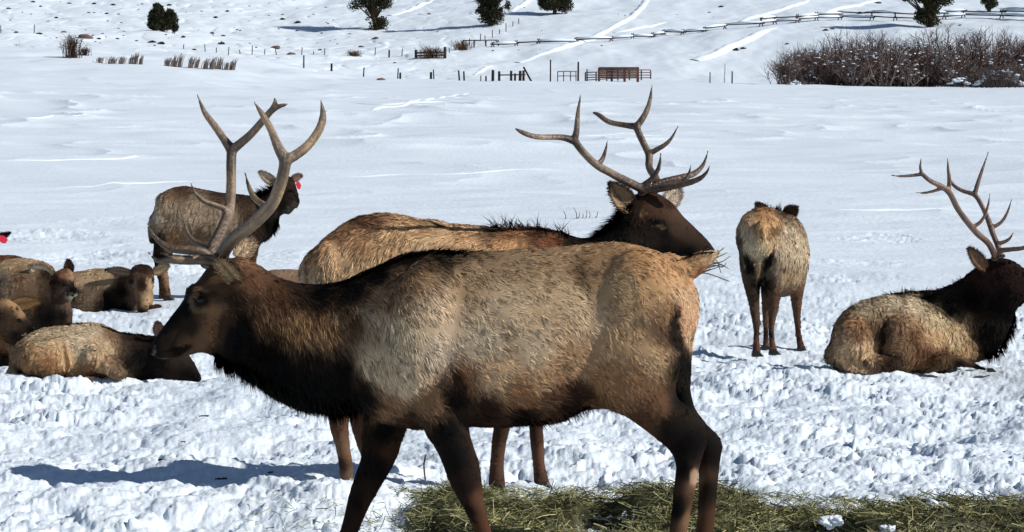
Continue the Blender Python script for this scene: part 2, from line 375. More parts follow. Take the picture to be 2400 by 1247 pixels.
    def grow(s, V, N, T, width, cover, lift, lmul, name):
        a, b, c = V[T[:, 0]], V[T[:, 1]], V[T[:, 2]]
        cr = np.cross(b - a, c - a); ar = np.linalg.norm(cr, axis=1) / 2
        L0 = np.clip(s.paint((a + b + c) / 3)[1], .5, 20) * .01 * lmul
        tn = cr / (2 * ar[:, None] + 1e-12)
        dens = cover / (width * L0 * .55) * ar * np.where(tn[:, 1] > .35, .35, 1.0) * np.where(tn[:, 2] < -.8, .6, 1)
        n = int(dens.sum()); pr = dens / dens.sum(); f = RNG.choice(len(T), n, p=pr)
        r1, r2 = np.sqrt(RNG.random(n)), RNG.random(n); w0, w1, w2 = 1 - r1, r1 * (1 - r2), r1 * r2
        p = a[f] * w0[:, None] + b[f] * w1[:, None] + c[f] * w2[:, None]
        nn = N[T[f, 0]] * w0[:, None] + N[T[f, 1]] * w1[:, None] + N[T[f, 2]] * w2[:, None]
        nn /= np.linalg.norm(nn, axis=1)[:, None] + 1e-9
        col, ln, dr = s.paint(p); L = ln * .01 * lmul * RNG.uniform(.6, 1.25, n)
        # clumps: jittered cells share a tip offset, a shade and a lean
        cs = width * 7
        g = np.floor(p / cs + np.stack([vnoise3(p / cs * .7, 20), vnoise3(p / cs * .7, 21), vnoise3(p / cs * .7, 22)], 1) * 1.6)
        h = [hsh(g[:, 0], g[:, 1], g[:, 2], 60 + k) for k in range(5)]
        cc = (g + np.stack(h[:3], 1)) * cs
        d3 = np.stack([dr[:, 0], np.zeros(n), -dr[:, 1]], 1)
        d3 += s.curl * np.stack([vnoise3(p * s.cf, 30), vnoise3(p * s.cf, 31), vnoise3(p * s.cf, 32)], 1) + .55 * (np.stack([h[3], h[1], h[2]], 1) - .5)
        d3 += RNG.normal(0, .13, (n, 3))
        t = d3 - nn * (d3 * nn).sum(1)[:, None]; t /= np.linalg.norm(t, axis=1)[:, None] + 1e-9
        lf = lift * min(1, 13 / s.Y) * (RNG.uniform(.4, 1.5, n) + .9 * (h[3] - .5))[:, None]
        t0 = t + nn * lf * 1.3; t0 /= np.linalg.norm(t0, axis=1)[:, None]
        t1 = t + nn * lf * .5; t1[:, 2] -= np.clip(L * 4, 0, .5); t1 /= np.linalg.norm(t1, axis=1)[:, None]
        root = p - nn * .003; m1 = root + t0 * (L * .5)[:, None]; tip = m1 + t1 * (L * .55)[:, None]
        pull = (cc - p); pull -= nn * (pull * nn).sum(1)[:, None]; pull = np.clip(pull, -cs, cs)
        m1 = m1 + pull * .22; tip = tip + pull * .6
        sd = np.cross(t, nn); an = RNG.normal(0, .5, n)[:, None]; sd = sd * np.cos(an) + nn * np.sin(an)
        w = (width * RNG.uniform(.6, 1.25, n))[:, None]
        VV = np.stack([root - sd * w * .5, root + sd * w * .5, m1 - sd * w * .42, m1 + sd * w * .42, tip], 1)
        k = np.arange(n)[:, None] * 5
        Q = k + np.array([[0, 1, 3, 2]]); R = k + np.array([[2, 3, 4]])
        sh = 1 + (.5 + .26 * np.clip(ln - 2.6, 0, 3)) * (h[4] - .5) + .62 * RNG.normal(0, .5, n) + .30 * vnoise3(p * np.array([34, 34, 16]), 40) + .14 * vnoise3(p * 6, 41)
        kf = np.clip(10.5 / s.Y, .5, 1); sh = np.clip(1 + (sh - 1) * kf, .3, 1.9)
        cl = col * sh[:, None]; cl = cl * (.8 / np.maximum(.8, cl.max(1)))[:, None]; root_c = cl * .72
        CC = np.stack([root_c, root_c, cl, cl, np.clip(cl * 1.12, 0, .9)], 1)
        nr = nn + sd * RNG.normal(0, .42, n)[:, None] - t * RNG.uniform(-.1, .35, n)[:, None] + .45 * pull / cs + .75 * kf * (np.stack([h[4], h[0], h[3]], 1) - .5); nr /= np.linalg.norm(nr, axis=1)[:, None]
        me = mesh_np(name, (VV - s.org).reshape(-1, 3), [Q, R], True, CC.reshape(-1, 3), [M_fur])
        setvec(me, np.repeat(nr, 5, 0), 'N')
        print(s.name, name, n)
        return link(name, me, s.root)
    def ridge(s, pts, dy, L, c, n, width, dirv, spread=.06, name='mane', droop=.3, jit=.35, cvar=.3):
        """long loose hair rooted along a photo polyline, hanging or standing off it; lengths in metres"""
        A = crom(pts, 12); idx = RNG.uniform(0, len(A) - 1, n); i = idx.astype(int); f = (idx - i)[:, None]
        uv = A[i] * (1 - f) + A[np.minimum(i + 1, len(A) - 1)] * f
        cl = (np.floor(idx * 3.1)).astype(np.int64); hc = hsh(cl, cl * 0 + 3, 0, 9); hd = hsh(cl, cl * 0 + 5, 0, 9)
        z = np.zeros(n)
        root = np.array([P(q[0], q[1], s.Y + dy + e) for q, e in zip(uv, RNG.normal(0, spread, n))])
        d = np.stack([np.full(n, dirv[0]) + (hd - .5) * jit * 2, RNG.normal(0, .25, n), np.full(n, -dirv[1]) + z], 1) + RNG.normal(0, jit * .4, (n, 3))
        d /= np.linalg.norm(d, axis=1)[:, None]; Ls = L * RNG.uniform(.5, 1.2, n) * (.6 + .7 * hc)
        g = d.copy(); g[:, 2] -= droop; g /= np.linalg.norm(g, axis=1)[:, None]
        root = root - d * .02; m1 = root + d * (Ls * .5)[:, None]; tip = m1 + g * (Ls * .55)[:, None]
        sd = np.cross(d, [0, 1, 0]) + RNG.normal(0, .3, (n, 3)); sd /= np.linalg.norm(sd, axis=1)[:, None]; w = (width * RNG.uniform(.6, 1.2, n))[:, None]
        VV = np.stack([root - sd * w * .5, root + sd * w * .5, m1 - sd * w * .4, m1 + sd * w * .4, tip], 1)
        k = np.arange(n)[:, None] * 5; Q = k + np.array([[0, 1, 3, 2]]); R = k + np.array([[2, 3, 4]])
        CC = lin(c)[None] * np.clip(1 + cvar * RNG.normal(0, 1, n) + .5 * (hc - .5), .3, 2.2)[:, None]
        nr = np.tile([0.25, -.75, .6], (n, 1)) + RNG.normal(0, .3, (n, 3)); nr /= np.linalg.norm(nr, axis=1)[:, None]
        me = mesh_np(name, (VV - s.org).reshape(-1, 3), [Q, R], True, np.repeat(CC, 5, 0), [M_fur]); setvec(me, np.repeat(nr, 5, 0), 'N')
        return link(name, me, s.root)
    def surf(s, u, v):
        o = Vector((0, 0, HC)); d = Vector(P(u, v, s.Y)) - o; d.normalize()
        l, nrm, i, ds = s.bvh.ray_cast(o, d)
        return (np.array(l), np.array(nrm)) if l is not None else (P(u, v, s.Y), np.array([0, -1, 0]))
    def eye(s, u, v, r, name='eye', ang=0, asp=.8, sink=.6, m=None, lid=(38, 27, 20)):
        p, n = s.surf(u, v); b = MB(); a = math.radians(ang); R = np.array([[math.cos(a), 0, math.sin(a)], [0, 1, 0], [-math.sin(a), 0, math.cos(a)]])
        b.ell(p - n * r * sink - s.org, (r, r * .75, r * asp), rot=R); o = link(name, b.mesh(name, col=False, mats=[m or M_eye]), s.root)
        if name == 'eye':
            l = MB(); T = np.linspace(0, 2 * np.pi, 21); A = np.stack([np.cos(T) * r * 1.02, T * 0 - r * .12, np.sin(T) * r * asp * 1.02], 1) @ R.T + (p - n * r * sink * .6 - s.org)
            l.tube(A, r * .17, 6, lin(lid)); link('eyelid', l.mesh('eyelid', mats=[M_hide]), o)
        return o
    def ear(s, base, tip, w, dyb, dyt, cout, cin, open_=(0, -1, 0), cup=.5, fur=.012, tagc=None, bw=.45):
        """cupped ear leaf with thickness; base and tip in photo pixels, width in metres, open_ = the way the hollow faces"""
        B = P(*base, s.Y + dyb); T = P(*tip, s.Y + dyt); ax = T - B; L = np.linalg.norm(ax); ax /= L
        op = np.array(open_, float); op -= ax * (op @ ax); op /= np.linalg.norm(op); sd = np.cross(ax, op)
        ns, nt = 15, 11; S = np.linspace(0, 1, ns); t = np.linspace(-1, 1, nt)
        wd = w * .5 * np.clip((bw + (1 - bw) * np.sin(np.pi * np.clip(S * .9, 0, 1) ** .8)) * np.sqrt(np.clip(1 - S ** 2.6, 0, 1)), .03, 1)
        g = B + S[:, None, None] * L * ax + sd * (wd[:, None] * t[None])[..., None] - op * (cup * wd[:, None] * (1 - t[None] ** 2) * (1 - .3 * S[:, None]))[..., None]
        g += op * (.10 * L * (S ** 2))[:, None, None] * .4
        th = .007; f = g + op * 0; bk = g - op * th - sd * (t[None, :, None] * -th * .4)
        V = np.vstack([f.reshape(-1, 3), bk.reshape(-1, 3)]); m = ns * nt; q = []
        for i in range(ns - 1):
            for j in range(nt - 1):
                k = i * nt + j; q.append((k, k + 1, k + nt + 1, k + nt)); q.append((m + k, m + k + nt, m + k + nt + 1, m + k + 1))
        for i in range(ns - 1):
            for k0, fl in ((i * nt, 0), (i * nt + nt - 1, 1)):
                e = (k0, k0 + nt, m + k0 + nt, m + k0); q.append(e if not fl else e[::-1])
        for j in range(nt - 1): q.append((j + 1, j, m + j, m + j + 1)); k = (ns - 1) * nt + j; q.append((k, k + 1, m + k + 1, m + k))
        edge = np.abs(t)[None] * np.ones((ns, 1)); ci = lin(cin)[None, None] * (1 - .55 * sstep(.75, 1, edge))[..., None] * (1 - .6 * np.exp(-((t[None] + .15) / .28) ** 2) * (1 - S[:, None] * .3))[..., None]
        tipd = sstep(.8, 1, S)[:, None, None]; ci = ci * (1 - .6 * tipd)
        C = np.vstack([ci.reshape(-1, 3), np.tile(lin(cout), (m, 1)) * (1 - .4 * np.repeat(S, nt))[:, None]])
        o = link('ear', mesh_np('ear', V - s.org, [np.array(q)], True, C, [M_hide]), s.root)
        # short hairs over both faces and the rim
        n = int(1500 * min(1.6, fur * 90)); ii = RNG.integers(0, ns, n); jj = RNG.integers(0, nt, n); side = RNG.random(n) < .5
        rim = RNG.random(n) < .25; jj = np.where(rim, np.where(RNG.random(n) < .5, 0, nt - 1), jj)
        k = ii * nt + jj; r0 = np.where(side[:, None], f.reshape(-1, 3)[k], bk.reshape(-1, 3)[k]) + RNG.normal(0, .004, (n, 3))
        nn = np.where(side[:, None], op, -op); d = ax * .8 + nn * .25 + sd * (t[jj] * .6)[:, None] + RNG.normal(0, .3, (n, 3)); d /= np.linalg.norm(d, axis=1)[:, None]
        Ln = fur * RNG.uniform(.6, 1.5, n) * np.where(side, 1.3, .9); tip2 = r0 + d * Ln[:, None]; sw = np.cross(d, nn) * .0018
        VV = np.stack([r0 - sw, r0 + sw, tip2], 1).reshape(-1, 3); kk = np.arange(n)[:, None] * 3 + np.array([[0, 1, 2]])
        cc = np.where(side[:, None], ci.reshape(-1, 3)[k] * 1.1, lin(cout)[None]) * RNG.uniform(.6, 1.4, n)[:, None]
        nr = nn + RNG.normal(0, .3, (n, 3)); nr /= np.linalg.norm(nr, axis=1)[:, None]
        hm = mesh_np('ear_hair', VV - s.org, [kk], True, np.repeat(cc, 3, 0), [M_fur]); setvec(hm, np.repeat(nr, 3, 0), 'N')
        link('ear_hair', hm, o)
        if tagc: 
            b = MB(); u, v, ru, rv, dy = tagc; sc = (s.Y + dy) / FPX; c0 = P(u, v, s.Y + dy) - s.org
            pts = [(-.5, 1), (.35, .8), (1, -.1), (.55, -1), (-.15, -.9), (-.8, .1)]; F = [(c0[0] + x * ru * sc, c0[1] - .002 + .01 * x, c0[2] + z * rv * sc) for x, z in pts]; K = [(x, y + .005, z) for x, y, z in F]
            b.add(F + K, [(0, 1, 2, 3, 4, 5)[::-1], (6, 7, 8, 9, 10, 11)]); b.add(F + K, [(i, (i + 1) % 6, 6 + (i + 1) % 6, 6 + i) for i in range(6)])
            link('ear_tag', b.mesh('ear_tag', False, col=False, mats=[M_tagred]), o)
        return o
    def antler(s, branches, vox, c0=(112, 92, 74), c1=(160, 140, 116), tipc=(60, 46, 38), dk=.78):
        """branches: rows u,v,radius px,dy — fused into one antler"""
        mb = MB(); AX = []; B0 = np.array(P(branches[0][0][0], branches[0][0][1], s.Y + branches[0][0][3])); tips = []
        for br in branches:
            A = crom(br, 6); A[:, 2] = np.maximum(A[:, 2], .8)
            pts = np.array([P(a[0], a[1], s.Y + a[3]) for a in A]); r = A[:, 2] * s.Y / FPX
            w = 1 + .10 * np.array([vnoise3(p[None] * 14, 3)[0] for p in pts]); mb.tube(pts, np.maximum(r * w, vox * .75), 12); tips.append((pts[-1], np.linalg.norm(pts[-1] - pts[0]))); tg = np.gradient(pts, axis=0); tg /= np.linalg.norm(tg, axis=1)[:, None] + 1e-9; AX.append(np.hstack([pts, tg, np.concatenate([[0], np.cumsum(np.linalg.norm(np.diff(pts, axis=0), axis=1))])[:, None] + len(AX) * 3.7, r[:, None]]))
        me = remesh(mb.mesh('antler', col=False), vox, 2); V = getv(me).astype(float)
        d = np.linalg.norm(V - B0, axis=1); t = sstep(.05, .6, d)
        C = lin(c0)[None] * (1 - t)[:, None] + lin(c1)[None] * t[:, None]
        for tp, ln in tips:
            e = np.linalg.norm(V - tp, axis=1); m = (1 - sstep(.02, .16, e))[:, None] * .8; C = C * (1 - m) + lin(tipc) * m
        A_ = np.vstack(AX); ni = np.concatenate([(np.linalg.norm(V[k:k + 4000, None] - A_[None, :, :3], axis=2) - A_[None, :, 7] * .7).argmin(1) for k in range(0, len(V), 4000)]); q = A_[ni]
        rel = V - q[:, :3]; b1 = np.cross(q[:, 3:6], [0.2, 1, .1]); b1 /= np.linalg.norm(b1, axis=1)[:, None]; b2 = np.cross(q[:, 3:6], b1)
        ph = np.arctan2((rel * b1).sum(1), (rel * b2).sum(1)); sl_ = q[:, 6] + (rel * q[:, 3:6]).sum(1)
        cp = np.stack([np.cos(ph) * 2.6, np.sin(ph) * 2.6, sl_ * 7], 1); g = vnoise3(cp, 5) + .6 * vnoise3(cp * np.array([2.2, 2.2, 1.5]), 6)
        nm = np.empty(len(V) * 3, np.float32); me.vertices.foreach_get('normal', nm); V = V + nm.reshape(-1, 3) * (g * .22 * np.minimum(q[:, 7], .02) + vnoise3(V * 90, 7) * .0022 * (1 - t))[:, None]
        C = C * (1 + 1.25 * g)[:, None] * dk
        me.vertices.foreach_set('co', (V - s.org).astype(np.float32).ravel()); me.update(); setcol(me, np.clip(C, 0.01, 1)); me.materials.append(M_antler)
        o = link('antler', me, s.root)
        # burr: pearled ring at the base
        b = MB(); n = 16; r = branches[0][0][2] * s.Y / FPX * 1.15; ax = P(branches[0][1][0], branches[0][1][1], s.Y + branches[0][1][3]) - B0; ax /= np.linalg.norm(ax)
        u = np.cross(ax, [0, 1, 0]); u /= np.linalg.norm(u); w = np.cross(ax, u)
        for k in range(n):
            a = 2 * math.pi * k / n; b.ell(B0 + ax * .012 + (u * math.cos(a) + w * math.sin(a)) * r - s.org, (r * .34,) * 3, 7, 5, c=lin(c0) * .8)
        link('burr', b.mesh('burr', mats=[M_antler]), o)
        return o
    def hoof(s, u, v, w, h, dy, facing=-1):
        """cloven hoof, two toes; w,h in photo px"""
        sc = (s.Y + dy) / FPX; c = P(u, v, s.Y + dy) - s.org; b = MB(); W, Hh = w * sc, h * sc
        for sy in (-1, 1):
            y = c[1] + sy * W * .24; f = facing
            pr = [(-.42 * f, 1), (.25 * f, 1), (.75 * f, .05), (-.5 * f, 0)]
            V = []
            for yy, k in ((y - W * .2, 1), (y + W * .2, 1)):
                V += [(c[0] + px * W * k, yy, c[2] + pz * Hh) for px, pz in pr]
            b.add(V, [(0, 1, 2, 3), (7, 6, 5, 4), (0, 4, 5, 1), (1, 5, 6, 2), (2, 6, 7, 3), (3, 7, 4, 0)])
        me = remesh(b.mesh('hoof', False, col=False), max(.004, W * .06), 3); me.materials.append(M_hoof)
        link('hoof', me, s.root)
# ------------------------------------------------------------ hillside: junipers, sagebrush, rocks, fences, willows, tracks
def leaves(b, C, R, n, size, col, flat=.35, shell=.55):
    """n leaf sprays (crossed triangles) through the volume of ellipsoids C,R"""
    vol = np.prod(R, 1) ** .7; i = RNG.choice(len(C), n, p=vol / vol.sum()); d = RNG.normal(0, 1, (n, 3)); d /= np.linalg.norm(d, axis=1)[:, None]
    r = (shell + (1.08 - shell) * RNG.random(n) ** .6)[:, None]; p = C[i] + d * R[i] * r
    a = RNG.normal(0, 1, (n, 3)); a[:, 2] = np.abs(a[:, 2]) + .5; a += d * .8; a /= np.linalg.norm(a, axis=1)[:, None]
    s = np.cross(a, RNG.normal(0, 1, (n, 3))); s /= np.linalg.norm(s, axis=1)[:, None]; L = (size * RNG.uniform(.6, 1.5, n))[:, None]
    V = np.stack([p - s * L * .34, p + s * L * .34, p + a * L], 1).reshape(-1, 3); k = np.arange(n)[:, None] * 3 + np.array([[0, 1, 2]])
    cl = RNG.random(len(C)) * .5 + .75; c = lin(col)[None] * (cl[i] * RNG.uniform(.55, 1.6, n))[:, None]; b.addm(V, [k], np.repeat(c, 3, 0))
def juniper(u, v, blobs, label, n=5200, trunk=None, size=.15, col=(48, 49, 34)):
    o = hit(u, v, 165); root = empty('juniper_tree', o, label, 'tree', 'juniper trees on the snowy hill'); sc = o[1] / FPX
    C = []; R = []
    for (bu, bv, ru, rv) in blobs:
        m = max(1, int(ru * rv / 60)); c0 = P(bu, bv, o[1]) - o
        for _ in range(m + 2):
            q = RNG.uniform(-1, 1, 3); q *= .62 / max(1, np.linalg.norm(q)); C.append(c0 + q * np.array([ru, ru, rv]) * sc)
            f = RNG.uniform(.34, .62); R.append([ru * sc * f, ru * sc * f, rv * sc * f * RNG.uniform(.8, 1.5)])
    b = MB(); leaves(b, np.array(C), np.array(R), int(n * 2.2), size, col, shell=.35); link('crown', b.mesh('crown', False, mats=[M_plant]), root)
    t = MB(); T = trunk or [(u, v + 2, 5), (u, v - 25, 4), (u, v - 60, 2)]
    pts = np.array([P(a[0], a[1], o[1]) - o for a in T]); t.tube(crom(pts, 4), np.interp(np.linspace(0, 1, 4 * (len(T) - 1) + 1), np.linspace(0, 1, len(T)), [a[2] * sc for a in T]), 8, lin((70, 54, 42)))
    for q in C[::2]: t.tube([pts[0] * .3 + pts[1] * .7, (pts[1] + q) / 2 + RNG.normal(0, .1, 3), q], [.1, .07, .03], 5, lin((70, 54, 42)))
    link('trunk', t.mesh('trunk', mats=[M_wood]), root)
def sage_mesh(seed, n=170):
    r = np.random.default_rng(seed); b = MB()
    for _ in range(n):
        a, e = r.uniform(0, 2 * np.pi), r.uniform(.1, 1.5); L = r.uniform(.5, 1.05); d = np.array([math.cos(a) * math.cos(e) * 1.25, math.sin(a) * math.cos(e), math.sin(e) * .75]) * L
        s = np.cross(d, r.normal(0, 1, 3)); s /= np.linalg.norm(s); w = r.uniform(.05, .13); c = lin((86, 76, 66)) * r.uniform(.35, 1.1)
        b.add([d * .15 - s * w * .4, d * .15 + s * w * .4, d * .7 + s * w, d, d * .7 - s * w], [(0, 1, 2, 3, 4)], c)
    b.ell((0, 0, .12), (.7, .6, .22), 10, 6, c=lin((50, 42, 38)))
    return b.mesh('sagebrush', False, mats=[M_plant])
def rock_mesh(seed):
    b = MB(); b.ell((0, 0, .25), (1, .8, .55), 18, 12, c=lin((104, 84, 78))); me = b.mesh('rock', mats=[M_wood]); V = getv(me).astype(float)
    q = 1 + .5 * vnoise3(V * 1.4 + seed, seed) + .3 * vnoise3(V * 3.2, seed + 1); V = V * q[:, None]; me.vertices.foreach_set('co', V.astype(np.float32).ravel()); me.update(); return me
def hillside():
    sg = [sage_mesh(k) for k in range(4)]; rk = [rock_mesh(k) for k in range(3)]
    S = [(20, 21, 6), (78, 6, 6), (95, 16, 5), (132, 43, 7), (162, 9, 6), (221, 10, 7), (208, 30, 4), (221, 30, 4), (250, 33, 6), (265, 13, 7), (278, 34, 5), (333, 10, 4), (397, 13, 7), (472, 27, 4), (505, 42, 8), (533, 28, 6), (563, 72, 4), (662, 46, 9), (698, 54, 9), (497, 79, 8), (519, 104, 10), (523, 85, 6),
         (38, 77, 7), (92, 80, 8), (232, 92, 6), (275, 92, 6), (320, 96, 4), (357, 100, 12), (378, 104, 10), (455, 118, 6), (430, 88, 7), (600, 112, 4), (750, 118, 6), (1005, 34, 6), (820, 80, 4), (1085, 116, 14), (1690, 17, 7), (1662, 30, 5), (2058, 8, 9), (2015, 32, 9), (2032, 31, 8), (1935, 72, 9), (1950, 69, 6), (1725, 119, 9), (1742, 115, 9), (1845, 104, 6),
         (1155, 120, 4), (240, 80, 4), (1595, 72, 3), (925, 148, 5), (2250, 60, 5), (1410, 108, 4)]
    r = random.Random(5)
    for _ in range(70):
        u, v = r.uniform(0, 800), r.uniform(-4, 108); S.append((u, v, r.uniform(1.6, 4.2)))
    for _ in range(26): S.append((r.uniform(800, 2400), r.uniform(0, 120), r.uniform(1.2, 3.0)))
    for i, (u, v, w) in enumerate(S):
        o = hit(u, v, 158); s = w * o[1] / FPX; x = link('sagebrush', sg[i % 4], None, o - np.array([0, 0, s * .08])); x.scale = (s, s, s * r.uniform(.75, 1.05)); x.rotation_euler.z = r.uniform(0, 6)
        tag(x, 'small dark sagebrush poking out of the snow on the hillside', 'shrub', 'sagebrush dotting the hillside')
    for i, (u, v, w, lab) in enumerate([(200, 90, 17, 'widest reddish rock on the bank left of the round juniper bush'), (150, 76, 8, 'small pinkish boulder on the bank between the left post and the wide rock'), (880, 92, 10, 'dark rock in the snow below the tall forked juniper'), (645, 114, 12, 'reddish rock behind the left end of the thin post fence'),
                                 (683, 128, 12, 'pointed reddish rock beside the thin fence posts'), (832, 130, 13, 'rock with dry brush between the thin fence posts'), (847, 111, 7, 'low dark rock below the tall forked juniper, nearer of two'), (893, 188, 11, 'tan rock on the snowbank left of the corral posts')]):
        o = hit(u, v, 140); s = w * o[1] / FPX; x = link('rock', rk[i % 3], None, o - np.array([0, 0, s * .15])); x.scale = (s, s, s * .75); x.rotation_euler.z = i; tag(x, lab, 'rock')
    juniper(380, 74, [(368, 40, 22, 28), (395, 46, 20, 26), (404, 62, 14, 14), (362, 62, 20, 14), (366, 16, 12, 8)], 'low round juniper bush alone on the left part of the hillside', 5200)
    juniper(880, 70, [(882, 52, 28, 20), (842, 8, 26, 18), (895, 4, 30, 22), (870, -22, 44, 26), (868, -60, 34, 30), (868, 24, 14, 12)], 'forked juniper with a spreading crown above a low skirt, left of the shadow pair', 7600, [(882, 70, 6), (876, 40, 5), (866, 15, 5), (870, -30, 2)])
    juniper(1150, 60, [(1150, 34, 34, 26), (1146, 0, 32, 28), (1140, -35, 26, 28), (1188, 12, 12, 12), (1120, 24, 10, 10), (1140, -70, 20, 30)], 'dense dark juniper in the upper middle casting two long blue shadows', 7600)
    juniper(1300, 34, [(1300, 12, 36, 20), (1280, 2, 24, 18), (1325, 4, 20, 22), (1300, -18, 34, 20)], 'broad low juniper cut by the top edge, right of the dense dark one', 5600)
    juniper(2178, 64, [(2178, 46, 34, 18), (2176, 26, 30, 16), (2150, -4, 38, 14), (2205, -2, 34, 16), (2180, -30, 46, 26), (2182, -70, 40, 34), (2125, -8, 18, 10)], 'biggest juniper above the willow thicket, wide crown over a thick waist', 8600, [(2180, 64, 9), (2178, 40, 8), (2172, 8, 6), (2178, -40, 2)])
    juniper(2318, 28, [(2318, 10, 24, 14), (2310, -6, 24, 14), (2332, -12, 18, 14)], 'small sparse juniper at the upper right behind the log fence', 1500)
    juniper(2480, 20, [(2480, 0, 40, 20), (2480, -30, 36, 30)], 'juniper just outside the right edge that throws a shadow onto the slope', 3000)
    # bare brush
    def brush(u, v, hw, hh, n, label, name='dry_shrub', lean=0, col=(104, 84, 70), thick=.022, grp=None, cat='shrub', up=1.0, Y=None):
        o = hit(u, v, 120) if Y is None else P(u, v, Y); sc = o[1] / FPX; b = MB()
        for _ in range(n):
            x0 = RNG.normal(0, hw * .4); h = hh * RNG.uniform(.5, 1.0); x1 = x0 + RNG.normal(0, hw * .35) + lean * h; y0 = RNG.normal(0, hw * .35) * sc
            p = [np.array([x0 * sc, y0, -.12]), np.array([(x0 * .6 + x1 * .4) * sc, y0 * 1.1, h * sc * .5]), np.array([x1 * sc, y0 * 1.2 + RNG.normal(0, .1), h * sc])]; c = lin(col) * RNG.uniform(.45, 1.3)
            b.tube(crom(p, 2), [thick, thick * .9, thick * .8, thick * .6, thick * .35], 3, c, False)
            if up < 1:
                for _ in range(3):
                    q = p[1] + (p[2] - p[1]) * RNG.random(); b.tube([q, q + RNG.normal(0, 1, 3) * hh * sc * .16 + np.array([0, 0, hh * sc * .1])], [thick * .6, thick * .3], 3, c * 1.1, False)
        return tag(link(name, b.mesh(name, False, mats=[M_plant]), None, o), label, cat, grp)
    brush(168, 136, 22, 52, 90, 'tall bare bush with upright grey stems on the left snowbank', up=.5, col=(92, 76, 68)); brush(197, 130, 14, 18, 60, 'low dark bush leaning right beside the tall bare bush', up=.5, col=(78, 60, 54))
    brush(1010, 136, 26, 26, 120, 'brown bush growing through the wooden gate on the slope', up=.5, col=(100, 78, 60)); brush(1082, 118, 26, 22, 90, 'brown bush at the foot of the metal gate frame', up=.5, col=(104, 82, 66)); brush(828, 132, 16, 14, 60, 'dry brown brush between the thin fence posts on the left slope', up=.5)
    for i, (u, v, w, h) in enumerate([(232, 148, 10, 14), (262, 150, 12, 18), (284, 150, 8, 20), (306, 150, 7, 22), (318, 151, 6, 28), (330, 151, 5, 22), (392, 155, 12, 20), (408, 157, 8, 30), (420, 158, 6, 34), (446, 160, 9, 28), (460, 160, 6, 26), (480, 162, 10, 26), (498, 163, 10, 30), (514, 163, 8, 30), (530, 164, 6, 20), (544, 164, 8, 28)]):
        brush(u, v, w, h, int(16 + w * 2.2), 'clump of pale grey dry reeds standing along the left snowbank', 'reed_clump', .22, (150, 138, 132), .028, 'reed clumps along the snowbank', 'reeds')
    # willow thicket at the foot of the slope
    top = [(1815, 150), (1835, 128), (1860, 112), (1900, 98), (1960, 86), (2020, 76), (2080, 74), (2150, 78), (2200, 70), (2260, 76), (2320, 72), (2400, 80), (2500, 76), (2620, 80)]
    willow = [(96, 72, 64), (118, 92, 82), (142, 124, 118), (78, 58, 52), (166, 150, 140)]; spots = []
    for u, r_, hs in [(1842, 0, .75), (1872, 1, .95), (1893, 0, .72), (1930, 1, .84), (1948, 0, .8), (1985, 1, 1.04), (2010, 0, .6), (2040, 1, 1.0), (2066, 0, .9), (2098, 1, .88), (2120, 0, .5), (2150, 1, .78), (2172, 0, .8), (2205, 1, 1.06), (2232, 0, .6), (2262, 1, .84), (2285, 0, .98), (2318, 1, 1.05), (2345, 0, .6), (2380, 1, .86), (2400, 0, .9), (2440, 1, 1.0), (2480, 0, .9), (2520, 1, 1.0), (2570, 0, .9), (2610, 1, .9)]:
        Y = 153.5 + r_ * 6 + random.uniform(-1.5, 1.5); o = P(u, 200, Y); o[2] = gz(o[0], Y); ht = (HC + (VH - np.interp(u, *zip(*top))) / FPX * Y - o[2]) * hs * 1.04; b = MB(); s = MB(); wd = 1.05 if u > 1860 else .6
        for _ in range(74 if u > 1860 else 46):
            a = RNG.uniform(0, 2 * np.pi); le = RNG.random() ** .7; h = ht * math.sqrt(1 - .62 * le * le) * RNG.uniform(.72, 1.03); c = lin(willow[RNG.integers(5)]) * RNG.uniform(.45, 1.2)
            p0 = np.array([RNG.normal(0, .3), RNG.normal(0, .3), -.2]); dx = np.array([math.cos(a), math.sin(a) * .8, 0]) * le * ht * .62 * wd
            pts = crom([p0, p0 + dx * .55 + [0, 0, h * .45], p0 + dx + [0, 0, h * .86], p0 + dx * 1.12 + [0, 0, h]], 2); b.tube(pts, [.032, .030, .026, .022, .018, .013, .006], 3, c, False)
            for _ in range(9):
                k = RNG.uniform(.2, .97) * 5.9; q = pts[int(k)] * (1 - k % 1) + pts[min(6, int(k) + 1)] * (k % 1); d = RNG.normal(0, .36, 3); d[2] = abs(d[2]) * .8 + .2; d += dx * .12
                b.tube([q, q + d * .6, q + d + [0, 0, .06]], [.014, .012, .006], 3, c * RNG.uniform(.8, 1.6), False)
                if RNG.random() < .07: s.ell(q + d * .5, (RNG.uniform(.05, .16), .07, RNG.uniform(.03, .06)), 6, 4)
        w = empty('willow_shrub', o, 'bare brown willow shrub in the dense thicket at the foot of the hill', 'shrub', 'willow shrubs in the thicket')
        link('branches', b.mesh('branches', False, mats=[M_plant]), w); link('snow_cap', s.mesh('snow_cap', mats=[M_snowy], col=False), w)
    for (u, v, w, h, lab) in [(2245, 198, 26, 20, 'low snow-dusted brush mound at the right foot of the thicket, left one'), (2340, 200, 70, 44, 'larger snow-dusted brush mound at the right foot of the thicket'), (1862, 206, 30, 16, 'thin sprawling brush at the left foot of the thicket')]:
        x = brush(u, v, w, h, int(w * 5), lab, up=.5, col=(112, 98, 92), name='brush_mound', Y=149.5); s = MB(); o = np.array(x.location); sc = o[1] / FPX
        for _ in range(int(w * .9)):
            t = RNG.uniform(-1, 1); s.ell((t * w * .8 * sc, RNG.normal(0, .3) - .2, h * sc * (1 - t * t) * RNG.uniform(.3, .85)), (RNG.uniform(.08, .3), .15, RNG.uniform(.04, .1)), 7, 5)
        link('snow_cap', s.mesh('snow_cap', mats=[M_snowy], col=False), x)
    # posts
    WD = (66, 54, 50)
